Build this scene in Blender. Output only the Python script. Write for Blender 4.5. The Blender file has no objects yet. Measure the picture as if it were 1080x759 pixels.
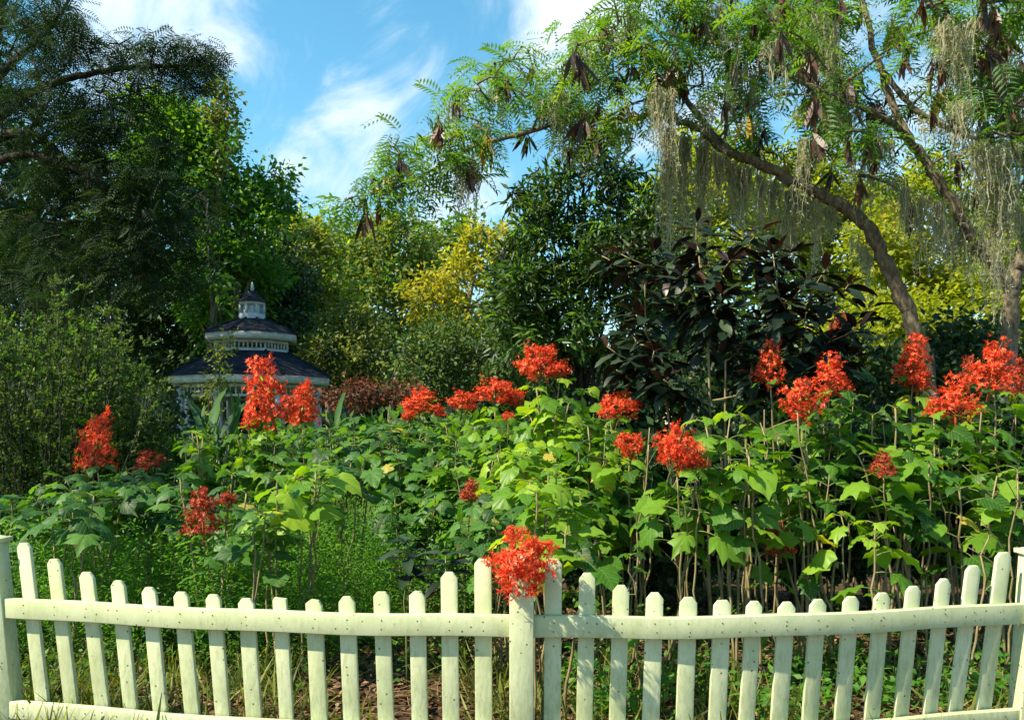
import bpy, math
import numpy as np
from math import radians as R_, sin, cos, pi

SC = bpy.context.scene
COL = SC.collection
rng = np.random.default_rng(11)

# ---------------------------------------------------------------- camera, sky, sun, exposure
F, CX, HY, CH = 900.0, 540.0, 450.0, 1.6       # focal length in photo pixels, centre column, horizon row, eye height


def P(px, py, Y):
    return np.array([(px - CX) / F * Y, Y, CH + (HY - py) / F * Y])


cam_d = bpy.data.cameras.new('camera')
cam = bpy.data.objects.new('camera', cam_d)
COL.objects.link(cam)
cam.location = (0, 0, CH)
cam.rotation_euler = (pi / 2, 0, 0)
cam_d.sensor_width = 36
cam_d.lens = 36 * F / 1080
cam_d.shift_y = 70.5 / 1080
cam_d.clip_start = 0.05
cam_d.clip_end = 2000
SC.camera = cam

SUN_AZ, SUN_EL = R_(-112), R_(48)               # azimuth from +Y (negative = to the left)
w = bpy.data.worlds.new('World')
SC.world = w
w.use_nodes = True
nt = w.node_tree
for n in list(nt.nodes):
    nt.nodes.remove(n)


def N(tree, kind, **kw):
    n = tree.nodes.new(kind)
    for k, v in kw.items():
        if k == 'inp':
            for a, b in v.items():
                n.inputs[a].default_value = b
        else:
            setattr(n, k, v)
    return n


def build_world():
    L = nt.links.new
    out = N(nt, 'ShaderNodeOutputWorld')
    bg = N(nt, 'ShaderNodeBackground', inp={'Strength': 0.092})
    sky = N(nt, 'ShaderNodeTexSky', sky_type='NISHITA', sun_disc=False, sun_elevation=SUN_EL,
            sun_rotation=SUN_AZ, air_density=1.1, dust_density=0.4, ozone_density=2.0, altitude=0)
    tc = N(nt, 'ShaderNodeTexCoord')
    sep = N(nt, 'ShaderNodeSeparateXYZ')
    L(tc.outputs['Generated'], sep.inputs[0])
    # cirrus drawn out along one diagonal
    m0 = N(nt, 'ShaderNodeMapping'); m0.inputs['Rotation'].default_value = (0, R_(38), 0)
    L(tc.outputs['Generated'], m0.inputs[0])
    mp = N(nt, 'ShaderNodeMapping'); mp.inputs['Scale'].default_value = (1.7, 1.0, 4.0)
    L(m0.outputs[0], mp.inputs[0])
    nz = N(nt, 'ShaderNodeTexNoise', inp={'Scale': 2.6, 'Detail': 14.0, 'Roughness': 0.60, 'Distortion': 1.0})
    L(mp.outputs[0], nz.inputs['Vector'])
    total = None
    # cloud banks: direction (photo column/row on the level lens), angular size, weight
    for px, py, s, wt in ((365, 140, 0.13, 0.8), (325, 175, 0.13, 0.95), (290, 215, 0.13, 0.7), (150, -20, 0.28, 0.85), (610, -5, 0.16, 0.85),
                          (470, 215, 0.16, 0.75), (450, 50, 0.28, 0.36), (250, 60, 0.2, 0.4), (1000, 100, 0.6, 0.62), (760, 120, 0.3, 0.6), (40, 90, .3, .4),
                          (540, -600, 0.9, 0.45)):
        d = np.array([(px - CX) / F, 1.0, (HY - py) / F]); d /= np.linalg.norm(d)
        dist = N(nt, 'ShaderNodeVectorMath', operation='DISTANCE')
        dist.inputs[1].default_value = tuple(d)
        L(tc.outputs['Generated'], dist.inputs[0])
        mr = N(nt, 'ShaderNodeMapRange', interpolation_type='SMOOTHSTEP')
        mr.inputs[1].default_value = 0; mr.inputs[2].default_value = s
        mr.inputs[3].default_value = wt; mr.inputs[4].default_value = 0
        L(dist.outputs['Value'], mr.inputs[0])
        if total is None:
            total = mr
        else:
            ad = N(nt, 'ShaderNodeMath', operation='MAXIMUM')
            L(total.outputs[0], ad.inputs[0]); L(mr.outputs[0], ad.inputs[1])
            total = ad
    n2 = N(nt, 'ShaderNodeMath', operation='MULTIPLY_ADD', inp={1: 2.0, 2: -0.50}); L(nz.outputs['Fac'], n2.inputs[0])
    sm = N(nt, 'ShaderNodeMath', operation='ADD')
    L(total.outputs[0], sm.inputs[0]); L(n2.outputs[0], sm.inputs[1])
    rm = N(nt, 'ShaderNodeMapRange', interpolation_type='SMOOTHSTEP')
    rm.inputs[1].default_value = 0.78; rm.inputs[2].default_value = 1.55
    L(sm.outputs[0], rm.inputs[0])
    hsv = N(nt, 'ShaderNodeHueSaturation', inp={'Saturation': 1.25, 'Value': 1.15, 'Hue': 0.475})
    L(sky.outputs[0], hsv.inputs['Color'])
    mx = N(nt, 'ShaderNodeMix', data_type='RGBA')
    mx.inputs[7].default_value = (5.0, 5.7, 6.4, 1)
    L(rm.outputs[0], mx.inputs[0]); L(hsv.outputs[0], mx.inputs[6])
    L(mx.outputs[2], bg.inputs['Color'])
    L(bg.outputs[0], out.inputs[0])


build_world()
sun_d = bpy.data.lights.new('sun', 'SUN')
sun_d.energy = 5.0
sun_d.angle = R_(0.6)
sun_d.color = (1.0, 0.88, 0.66)
sun = bpy.data.objects.new('sun', sun_d)
COL.objects.link(sun)
sun.rotation_euler = (pi / 2 - SUN_EL, 0, -SUN_AZ + pi)
sun.rotation_euler = (-(pi / 2 - SUN_EL), 0, -SUN_AZ)
SC.view_settings.view_transform = 'Standard'
SC.view_settings.look = 'None'
SC.view_settings.exposure = 1.16
SC.view_settings.gamma = 1
SC.cycles.max_bounces = 8
SC.cycles.diffuse_bounces = 3
SC.cycles.transmission_bounces = 4
SC.cycles.use_denoising = True


# ---------------------------------------------------------------- materials
def new_mat(name):
    m = bpy.data.materials.new(name)
    m.use_nodes = True
    t = m.node_tree
    for n in list(t.nodes):
        t.nodes.remove(n)
    return m, t


def leafmat(name, cols, trans=0.35, tcol=None, rough=0.45, spec=0.4, veins=False, back=None, odd=None):
    m, t = new_mat(name)
    L = t.links.new
    at = N(t, 'ShaderNodeAttribute', attribute_name='rnd')
    cr = N(t, 'ShaderNodeValToRGB')
    e = cr.color_ramp.elements
    n = len(cols)
    e[0].position = 0.05; e[0].color = (*cols[0], 1)
    e[1].position = 0.93; e[1].color = (*cols[-1], 1)
    for i in range(1, n - 1):
        q = e.new(0.05 + 0.88 * i / (n - 1)); q.color = (*cols[i], 1)
    if odd:
        q = e.new(0.984); q.color = (*cols[-1], 1)
        q = e.new(0.99); q.color = (*odd, 1)
    L(at.outputs['Fac'], cr.inputs[0])
    colout = cr.outputs[0]
    if veins:
        uv = N(t, 'ShaderNodeAttribute', attribute_name='luv')
        sp = N(t, 'ShaderNodeSeparateXYZ'); L(uv.outputs['Vector'], sp.inputs[0])
        ax = N(t, 'ShaderNodeMath', operation='ABSOLUTE'); L(sp.outputs[0], ax.inputs[0])
        # side veins: stripes of (y - |x|*0.9), midrib: |x| small
        a = N(t, 'ShaderNodeMath', operation='MULTIPLY_ADD', inp={1: -0.85}); L(ax.outputs[0], a.inputs[0]); L(sp.outputs[1], a.inputs[2])
        b = N(t, 'ShaderNodeMath', operation='MULTIPLY', inp={1: 6.5}); L(a.outputs[0], b.inputs[0])
        c = N(t, 'ShaderNodeMath', operation='FRACT'); L(b.outputs[0], c.inputs[0])
        d = N(t, 'ShaderNodeMath', operation='SUBTRACT', inp={1: 0.5}); L(c.outputs[0], d.inputs[0])
        f = N(t, 'ShaderNodeMath', operation='ABSOLUTE'); L(d.outputs[0], f.inputs[0])
        g = N(t, 'ShaderNodeMapRange'); g.inputs[1].default_value = 0.0; g.inputs[2].default_value = 0.12
        g.inputs[3].default_value = 1; g.inputs[4].default_value = 0; L(f.outputs[0], g.inputs[0])
        h = N(t, 'ShaderNodeMapRange'); h.inputs[1].default_value = 0.0; h.inputs[2].default_value = 0.03
        h.inputs[3].default_value = 1; h.inputs[4].default_value = 0; L(ax.outputs[0], h.inputs[0])
        k = N(t, 'ShaderNodeMath', operation='MAXIMUM'); L(g.outputs[0], k.inputs[0]); L(h.outputs[0], k.inputs[1])
        k2 = N(t, 'ShaderNodeMath', operation='MULTIPLY', inp={1: 0.45}); L(k.outputs[0], k2.inputs[0])
        mv = N(t, 'ShaderNodeMix', data_type='RGBA'); mv.inputs[7].default_value = (0.22, 0.30, 0.09, 1)
        L(k2.outputs[0], mv.inputs[0]); L(colout, mv.inputs[6]); colout = mv.outputs[2]
        # insect damage and browned spots
        of = N(t, 'ShaderNodeVectorMath', operation='ADD'); sc_ = N(t, 'ShaderNodeVectorMath', operation='SCALE'); sc_.inputs[3].default_value = 40
        cx_ = N(t, 'ShaderNodeCombineXYZ'); L(at.outputs['Fac'], cx_.inputs[0]); L(at.outputs['Fac'], cx_.inputs[2])
        L(cx_.outputs[0], sc_.inputs[0]); L(sc_.outputs[0], of.inputs[0]); L(uv.outputs['Vector'], of.inputs[1])
        ns = N(t, 'ShaderNodeTexNoise', inp={'Scale': 3.2, 'Detail': 3.0}); L(of.outputs[0], ns.inputs['Vector'])
        th_ = N(t, 'ShaderNodeMapRange'); th_.inputs[1].default_value = .655; th_.inputs[2].default_value = .70; L(ns.outputs['Fac'], th_.inputs[0])
        m5 = N(t, 'ShaderNodeMix', data_type='RGBA'); m5.inputs[7].default_value = (0.12, 0.085, 0.03, 1)
        L(th_.outputs[0], m5.inputs[0]); L(colout, m5.inputs[6]); colout = m5.outputs[2]
    if back:
        ge = N(t, 'ShaderNodeNewGeometry')
        mb = N(t, 'ShaderNodeMix', data_type='RGBA'); mb.inputs[7].default_value = (*back, 1)
        L(ge.outputs['Backfacing'], mb.inputs[0]); L(colout, mb.inputs[6]); colout = mb.outputs[2]
    pr = N(t, 'ShaderNodeBsdfPrincipled', inp={'Roughness': rough, 'Specular IOR Level': spec})
    L(colout, pr.inputs['Base Color'])
    out = N(t, 'ShaderNodeOutputMaterial')
    if trans > 0:
        tr = N(t, 'ShaderNodeBsdfTranslucent')
        mt = N(t, 'ShaderNodeMix', data_type='RGBA', blend_type='MULTIPLY')
        mt.inputs[0].default_value = 1
        mt.inputs[7].default_value = (*(tcol or (2.4, 2.2, 0.7)), 1)
        L(colout, mt.inputs[6]); L(mt.outputs[2], tr.inputs[0])
        ms = N(t, 'ShaderNodeMixShader', inp={0: trans})
        L(pr.outputs[0], ms.inputs[1]); L(tr.outputs[0], ms.inputs[2]); L(ms.outputs[0], out.inputs[0])
    else:
        L(pr.outputs[0], out.inputs[0])
    return m


def noisemat(name, c1, c2, scale=20, rough=0.85, stretch=(1, 1, 1), bump=0.3, detail=6, c3=None, dist=0.01, spec=0.3):
    m, t = new_mat(name)
    L = t.links.new
    tc = N(t, 'ShaderNodeTexCoord')
    mp = N(t, 'ShaderNodeMapping'); mp.inputs['Scale'].default_value = stretch
    L(tc.outputs['Object'], mp.inputs[0])
    nz = N(t, 'ShaderNodeTexNoise', inp={'Scale': scale, 'Detail': detail, 'Roughness': 0.65})
    L(mp.outputs[0], nz.inputs['Vector'])
    cr = N(t, 'ShaderNodeValToRGB')
    cr.color_ramp.elements[0].position = 0.35; cr.color_ramp.elements[0].color = (*c1, 1)
    cr.color_ramp.elements[1].position = 0.65; cr.color_ramp.elements[1].color = (*c2, 1)
    if c3:
        q = cr.color_ramp.elements.new(0.74); q.color = (*c3, 1)
    L(nz.outputs['Fac'], cr.inputs[0])
    pr = N(t, 'ShaderNodeBsdfPrincipled', inp={'Roughness': rough, 'Specular IOR Level': spec})
    L(cr.outputs[0], pr.inputs['Base Color'])
    bp = N(t, 'ShaderNodeBump', inp={'Strength': bump, 'Distance': dist})
    L(nz.outputs['Fac'], bp.inputs['Height']); L(bp.outputs[0], pr.inputs['Normal'])
    out = N(t, 'ShaderNodeOutputMaterial'); L(pr.outputs[0], out.inputs[0])
    return m


def fence_mat():
    m, t = new_mat('weathered_white_paint')
    L = t.links.new
    tc = N(t, 'ShaderNodeTexCoord')
    n1 = N(t, 'ShaderNodeTexNoise', inp={'Scale': 5.0, 'Detail': 8.0, 'Roughness': 0.7}); L(tc.outputs['Object'], n1.inputs['Vector'])
    oi = N(t, 'ShaderNodeObjectInfo')
    r1 = N(t, 'ShaderNodeValToRGB')
    r1.color_ramp.elements[0].position = 0.3; r1.color_ramp.elements[0].color = (0.41, 0.46, 0.25, 1)
    r1.color_ramp.elements[1].position = 0.68; r1.color_ramp.elements[1].color = (0.57, 0.61, 0.39, 1)
    ov = N(t, 'ShaderNodeMath', operation='MULTIPLY_ADD', inp={1: .22, 2: -.11}); L(oi.outputs['Random'], ov.inputs[0])
    oa = N(t, 'ShaderNodeMath', operation='ADD'); L(ov.outputs[0], oa.inputs[0]); L(n1.outputs['Fac'], oa.inputs[1]); L(oa.outputs[0], r1.inputs[0])
    # streaky algae and dirt, denser near the soil
    mp = N(t, 'ShaderNodeMapping'); mp.inputs['Scale'].default_value = (55, 55, 14); L(tc.outputs['Object'], mp.inputs[0])
    n2 = N(t, 'ShaderNodeTexNoise', inp={'Scale': 1.0, 'Detail': 9.0, 'Roughness': 0.75}); L(mp.outputs[0], n2.inputs['Vector'])
    sp = N(t, 'ShaderNodeSeparateXYZ'); L(tc.outputs['Object'], sp.inputs[0])
    gz = N(t, 'ShaderNodeMapRange'); gz.inputs[1].default_value = 0.95; gz.inputs[2].default_value = 0.15
    gz.inputs[3].default_value = -0.03; gz.inputs[4].default_value = 0.17; L(sp.outputs[2], gz.inputs[0])
    s1 = N(t, 'ShaderNodeMath', operation='ADD'); L(n2.outputs['Fac'], s1.inputs[0]); L(gz.outputs[0], s1.inputs[1])
    r2 = N(t, 'ShaderNodeMapRange'); r2.inputs[1].default_value = 0.56; r2.inputs[2].default_value = 0.74
    r2.inputs[3].default_value = 0; r2.inputs[4].default_value = 0.5; L(s1.outputs[0], r2.inputs[0])
    m1 = N(t, 'ShaderNodeMix', data_type='RGBA'); m1.inputs[7].default_value = (0.25, 0.27, 0.14, 1)
    L(r2.outputs[0], m1.inputs[0]); L(r1.outputs[0], m1.inputs[6])
    # dark specks and chips
    vo = N(t, 'ShaderNodeTexVoronoi', inp={'Scale': 26.0, 'Randomness': 1.0}); L(tc.outputs['Object'], vo.inputs['Vector'])
    lt = N(t, 'ShaderNodeMath', operation='LESS_THAN', inp={1: 0.13}); L(vo.outputs['Distance'], lt.inputs[0])
    cs = N(t, 'ShaderNodeSeparateColor'); L(vo.outputs['Color'], cs.inputs[0])
    gt = N(t, 'ShaderNodeMath', operation='GREATER_THAN', inp={1: 0.55}); L(cs.outputs[0], gt.inputs[0])
    mu = N(t, 'ShaderNodeMath', operation='MULTIPLY'); L(lt.outputs[0], mu.inputs[0]); L(gt.outputs[0], mu.inputs[1])
    mu2 = N(t, 'ShaderNodeMath', operation='MULTIPLY', inp={1: 0.85}); L(mu.outputs[0], mu2.inputs[0])
    m2 = N(t, 'ShaderNodeMix', data_type='RGBA'); m2.inputs[7].default_value = (0.06, 0.055, 0.035, 1)
    L(mu2.outputs[0], m2.inputs[0]); L(m1.outputs[2], m2.inputs[6])
    pr = N(t, 'ShaderNodeBsdfPrincipled', inp={'Roughness': 0.6, 'Specular IOR Level': 0.3})
    L(m2.outputs[2], pr.inputs['Base Color'])
    bp = N(t, 'ShaderNodeBump', inp={'Strength': 0.35, 'Distance': 0.004}); L(n2.outputs['Fac'], bp.inputs['Height']); L(bp.outputs[0], pr.inputs['Normal'])
    out = N(t, 'ShaderNodeOutputMaterial'); L(pr.outputs[0], out.inputs[0])
    return m


def shingle_mat():
    m, t = new_mat('dark_shingles')
    L = t.links.new
    tc = N(t, 'ShaderNodeTexCoord')
    sp = N(t, 'ShaderNodeSeparateXYZ'); L(tc.outputs['Object'], sp.inputs[0])
    ml = N(t, 'ShaderNodeMath', operation='MULTIPLY', inp={1: 15.0}); L(sp.outputs[2], ml.inputs[0])
    fr = N(t, 'ShaderNodeMath', operation='FRACT'); L(ml.outputs[0], fr.inputs[0])
    fl = N(t, 'ShaderNodeMath', operation='FLOOR'); L(ml.outputs[0], fl.inputs[0])
    cb = N(t, 'ShaderNodeCombineXYZ'); L(sp.outputs[0], cb.inputs[0]); L(sp.outputs[1], cb.inputs[1]); L(fl.outputs[0], cb.inputs[2])
    nz = N(t, 'ShaderNodeTexVoronoi', inp={'Scale': 6.0}); L(cb.outputs[0], nz.inputs['Vector'])
    cs = N(t, 'ShaderNodeSeparateColor'); L(nz.outputs['Color'], cs.inputs[0])
    r1 = N(t, 'ShaderNodeValToRGB')
    r1.color_ramp.elements[0].color = (0.006, 0.008, 0.013, 1); r1.color_ramp.elements[1].color = (0.026, 0.031, 0.043, 1)
    L(cs.outputs[0], r1.inputs[0])
    g = N(t, 'ShaderNodeMath', operation='LESS_THAN', inp={1: 0.14}); L(fr.outputs[0], g.inputs[0])
    mx = N(t, 'ShaderNodeMix', data_type='RGBA'); mx.inputs[7].default_value = (0.008, 0.009, 0.012, 1)
    L(g.outputs[0], mx.inputs[0]); L(r1.outputs[0], mx.inputs[6])
    pr = N(t, 'ShaderNodeBsdfPrincipled', inp={'Roughness': 0.95, 'Specular IOR Level': 0.12}); L(mx.outputs[2], pr.inputs['Base Color'])
    out = N(t, 'ShaderNodeOutputMaterial'); L(pr.outputs[0], out.inputs[0])
    return m


def ground_mat():
    m, t = new_mat('leaf_mould_and_lawn')
    L = t.links.new
    tc = N(t, 'ShaderNodeTexCoord')
    n1 = N(t, 'ShaderNodeTexNoise', inp={'Scale': 9.0, 'Detail': 10.0, 'Roughness': 0.75}); L(tc.outputs['Object'], n1.inputs['Vector'])
    r1 = N(t, 'ShaderNodeValToRGB')
    r1.color_ramp.elements[0].position = 0.3; r1.color_ramp.elements[0].color = (0.018, 0.012, 0.007, 1)
    r1.color_ramp.elements[1].position = 0.72; r1.color_ramp.elements[1].color = (0.12, 0.075, 0.04, 1)
    L(n1.outputs['Fac'], r1.inputs[0])
    n3 = N(t, 'ShaderNodeTexNoise', inp={'Scale': 30.0, 'Detail': 6.0}); L(tc.outputs['Object'], n3.inputs['Vector'])
    r3 = N(t, 'ShaderNodeValToRGB')
    r3.color_ramp.elements[0].position = 0.3; r3.color_ramp.elements[0].color = (0.03, 0.06, 0.012, 1)
    r3.color_ramp.elements[1].position = 0.7; r3.color_ramp.elements[1].color = (0.10, 0.17, 0.04, 1)
    L(n3.outputs['Fac'], r3.inputs[0])
    sp = N(t, 'ShaderNodeSeparateXYZ'); L(tc.outputs['Object'], sp.inputs[0])
    n2 = N(t, 'ShaderNodeTexNoise', inp={'Scale': 1.2, 'Detail': 5.0}); L(tc.outputs['Object'], n2.inputs['Vector'])
    a = N(t, 'ShaderNodeMath', operation='MULTIPLY_ADD', inp={1: 4.0}); L(n2.outputs['Fac'], a.inputs[0]); L(sp.outputs[1], a.inputs[2])
    mr = N(t, 'ShaderNodeMapRange'); mr.inputs[1].default_value = 13.0; mr.inputs[2].default_value = 14.5; L(a.outputs[0], mr.inputs[0])
    mx = N(t, 'ShaderNodeMix', data_type='RGBA'); L(mr.outputs[0], mx.inputs[0]); L(r1.outputs[0], mx.inputs[6]); L(r3.outputs[0], mx.inputs[7])
    pr = N(t, 'ShaderNodeBsdfPrincipled', inp={'Roughness': 0.95, 'Specular IOR Level': 0.15}); L(mx.outputs[2], pr.inputs['Base Color'])
    bp = N(t, 'ShaderNodeBump', inp={'Strength': 0.8, 'Distance': 0.03}); L(n1.outputs['Fac'], bp.inputs['Height']); L(bp.outputs[0], pr.inputs['Normal'])
    out = N(t, 'ShaderNodeOutputMaterial'); L(pr.outputs[0], out.inputs[0])
    return m


M = {}
M['fence'] = fence_mat()
M['shingle'] = shingle_mat()
M['nail'] = noisemat('rusty_nail', (0.06, 0.03, 0.015), (0.16, 0.09, 0.05), 60, 0.7)
M['ground'] = ground_mat()
M['white'] = noisemat('aged_white_wood', (0.26, 0.30, 0.31), (0.46, 0.50, 0.51), 6, 0.6, bump=0.1)
M['glass'] = noisemat('dusty_pane', (0.25, 0.33, 0.36), (0.42, 0.5, 0.52), 3, 0.2, bump=0)
M['concrete'] = noisemat('concrete_slab', (0.22, 0.21, 0.19), (0.36, 0.35, 0.32), 12, 0.9)
M['bark'] = noisemat('grey_brown_bark', (0.06, 0.048, 0.032), (0.24, 0.20, 0.13), 9, 0.9, (3, 3, 1), 0.9, 8, (0.26, 0.26, 0.19), 0.03)
M['darkbark'] = noisemat('dark_bark', (0.012, 0.010, 0.008), (0.05, 0.042, 0.03), 9, 0.9, (3, 3, 1), 0.8, 8, None, 0.02)
M['stem'] = noisemat('tan_stem', (0.12, 0.10, 0.045), (0.30, 0.24, 0.12), 25, 0.7, (1, 1, 0.3), 0.3)
M['greenstem'] = noisemat('green_stem', (0.07, 0.10, 0.03), (0.17, 0.19, 0.07), 25, 0.6, (1, 1, 0.3), 0.2)
M['redstem'] = noisemat('red_flower_stalk', (0.30, 0.05, 0.02), (0.45, 0.12, 0.03), 25, 0.6)
M['pod'] = leafmat('dry_brown_pods', [(0.03, 0.015, 0.010), (0.08, 0.038, 0.018), (0.20, 0.10, 0.04)], 0.2, (1.8, 1.3, 0.7), odd=(0.45, 0.36, 0.06))
M['moss'] = leafmat('grey_spanish_moss', [(0.26, 0.27, 0.17), (0.40, 0.40, 0.27), (0.55, 0.53, 0.38)], 0.5, (1.3, 1.25, 1.0), 0.9, 0.1)
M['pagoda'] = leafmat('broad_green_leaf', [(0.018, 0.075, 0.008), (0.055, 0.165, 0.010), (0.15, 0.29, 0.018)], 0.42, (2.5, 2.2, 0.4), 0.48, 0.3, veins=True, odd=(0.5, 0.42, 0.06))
M['pagoda_shade'] = leafmat('shade_tinted_leaf', [(0.012, 0.055, 0.013), (0.032, 0.115, 0.020), (0.075, 0.19, 0.032)], 0.36, (2.4, 2.3, 0.6), 0.5, 0.28, veins=True, odd=(0.45, 0.36, 0.07))  # same broad leaf, darker and bluer: shade put into its colour
M['pagoda_sun'] = leafmat('sun_tinted_leaf', [(0.07, 0.19, 0.010), (0.14, 0.29, 0.015), (0.26, 0.40, 0.03)], 0.42, (2.0, 1.8, 0.4), 0.45, 0.35, veins=True, odd=(0.5, 0.42, 0.06))  # same broad leaf, yellower and brighter: sunlight put into its colour
M['vivid'] = leafmat('vivid_green_leaves', [(0.02, 0.07, 0.010), (0.05, 0.135, 0.014), (0.12, 0.24, 0.02)], 0.45, (2.2, 2.1, 0.5), 0.5, 0.3)
M['flower'] = leafmat('scarlet_petals', [(0.42, 0.020, 0.010), (0.78, 0.075, 0.022), (0.92, 0.24, 0.09)], 0.35, (1.15, 1.0, 0.8), 0.5, 0.25)
M['flower_shade'] = leafmat('shade_tinted_petals', [(0.22, 0.02, 0.012), (0.42, 0.045, 0.025), (0.55, 0.13, 0.05)], 0.3, (1.15, 1.0, 0.8), 0.5, 0.25)  # petals of the dim heads, with shade put into the red
M['purple'] = leafmat('purple_green_leaf', [(0.005, 0.012, 0.006), (0.009, 0.022, 0.010), (0.03, 0.055, 0.025)], 0.05, (1.6, 1.0, 0.6), 0.5, 0.3, back=(0.012, 0.007, 0.006))
M['purple_tip'] = leafmat('young_maroon_leaf', [(0.010, 0.006, 0.005), (0.020, 0.010, 0.007), (0.040, 0.018, 0.011)], 0.15, (2.0, 1.0, 0.7), 0.35, 0.5)
M['frond'] = leafmat('feathery_green_leaflets', [(0.03, 0.085, 0.018), (0.07, 0.155, 0.025), (0.15, 0.24, 0.03)], 0.42, (2.5, 2.4, 0.6), 0.5, 0.35)
M['frond_dark'] = leafmat('dark_leaflets', [(0.006, 0.018, 0.008), (0.013, 0.034, 0.013), (0.035, 0.068, 0.02)], 0.2, (2.2, 2.2, 0.7), 0.7, 0.15)
M['green'] = leafmat('mid_green_leaves', [(0.025, 0.075, 0.012), (0.06, 0.145, 0.02), (0.12, 0.23, 0.03)], 0.4, (2.4, 2.3, 0.6), 0.5, 0.3)
M['olive'] = leafmat('olive_leaves', [(0.045, 0.07, 0.015), (0.11, 0.15, 0.028), (0.22, 0.25, 0.055)], 0.38, (2.0, 1.9, 0.6), 0.55, 0.3)
M['lime'] = leafmat('yellow_green_leaves', [(0.10, 0.15, 0.010), (0.20, 0.26, 0.014), (0.34, 0.36, 0.02)], 0.5, (2.2, 2.0, 0.5), 0.5, 0.3)
M['dusty'] = leafmat('dusty_grey_green_leaves', [(0.03, 0.06, 0.018), (0.07, 0.12, 0.03), (0.13, 0.19, 0.055)], 0.35, (2.0, 2.0, 0.7), 0.6, 0.2)
M['gold'] = leafmat('golden_leaves', [(0.13, 0.17, 0.02), (0.26, 0.28, 0.02), (0.46, 0.42, 0.035)], 0.45, (1.7, 1.5, 0.6), 0.5, 0.3)
M['dark'] = leafmat('deep_green_leaves', [(0.012, 0.03, 0.012), (0.02, 0.05, 0.016), (0.035, 0.08, 0.022)], 0.25, (2.2, 2.2, 0.8), 0.5, 0.35)
M['willow'] = leafmat('narrow_dark_leaves', [(0.012, 0.034, 0.012), (0.024, 0.058, 0.016), (0.05, 0.095, 0.02)], 0.28, (2.3, 2.3, 0.7), 0.45, 0.4)
M['canna'] = leafmat('lance_leaf', [(0.010, 0.045, 0.015), (0.018, 0.07, 0.02), (0.04, 0.11, 0.022)], 0.3, (2.2, 2.3, 0.7), 0.6, 0.25)
M['herb'] = leafmat('light_herb_leaves', [(0.035, 0.12, 0.015), (0.07, 0.19, 0.022), (0.13, 0.27, 0.03)], 0.42, (2.3, 2.3, 0.6), 0.55, 0.3)
M['litter'] = leafmat('dead_leaves', [(0.05, 0.028, 0.015), (0.13, 0.075, 0.04), (0.24, 0.16, 0.09)], 0.1, (1.2, 1.1, 0.9), 0.8, 0.2)
M['rust'] = leafmat('rusty_foliage', [(0.04, 0.035, 0.02), (0.10, 0.05, 0.03), (0.20, 0.05, 0.03)], 0.3, (1.5, 1.2, 0.8), 0.6, 0.2)


# ---------------------------------------------------------------- mesh collector
def nrm(a):
    a = np.asarray(a, float)
    return a / np.maximum(np.linalg.norm(a, axis=-1, keepdims=True), 1e-9)


def basis(d, n):
    """Leaf frame: +Y along d, +Z towards n."""
    y = nrm(d)
    z = nrm(n - (n * y).sum(-1, keepdims=True) * y)
    x = np.cross(y, z)
    return np.stack([x, y, z], axis=-1)


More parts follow.
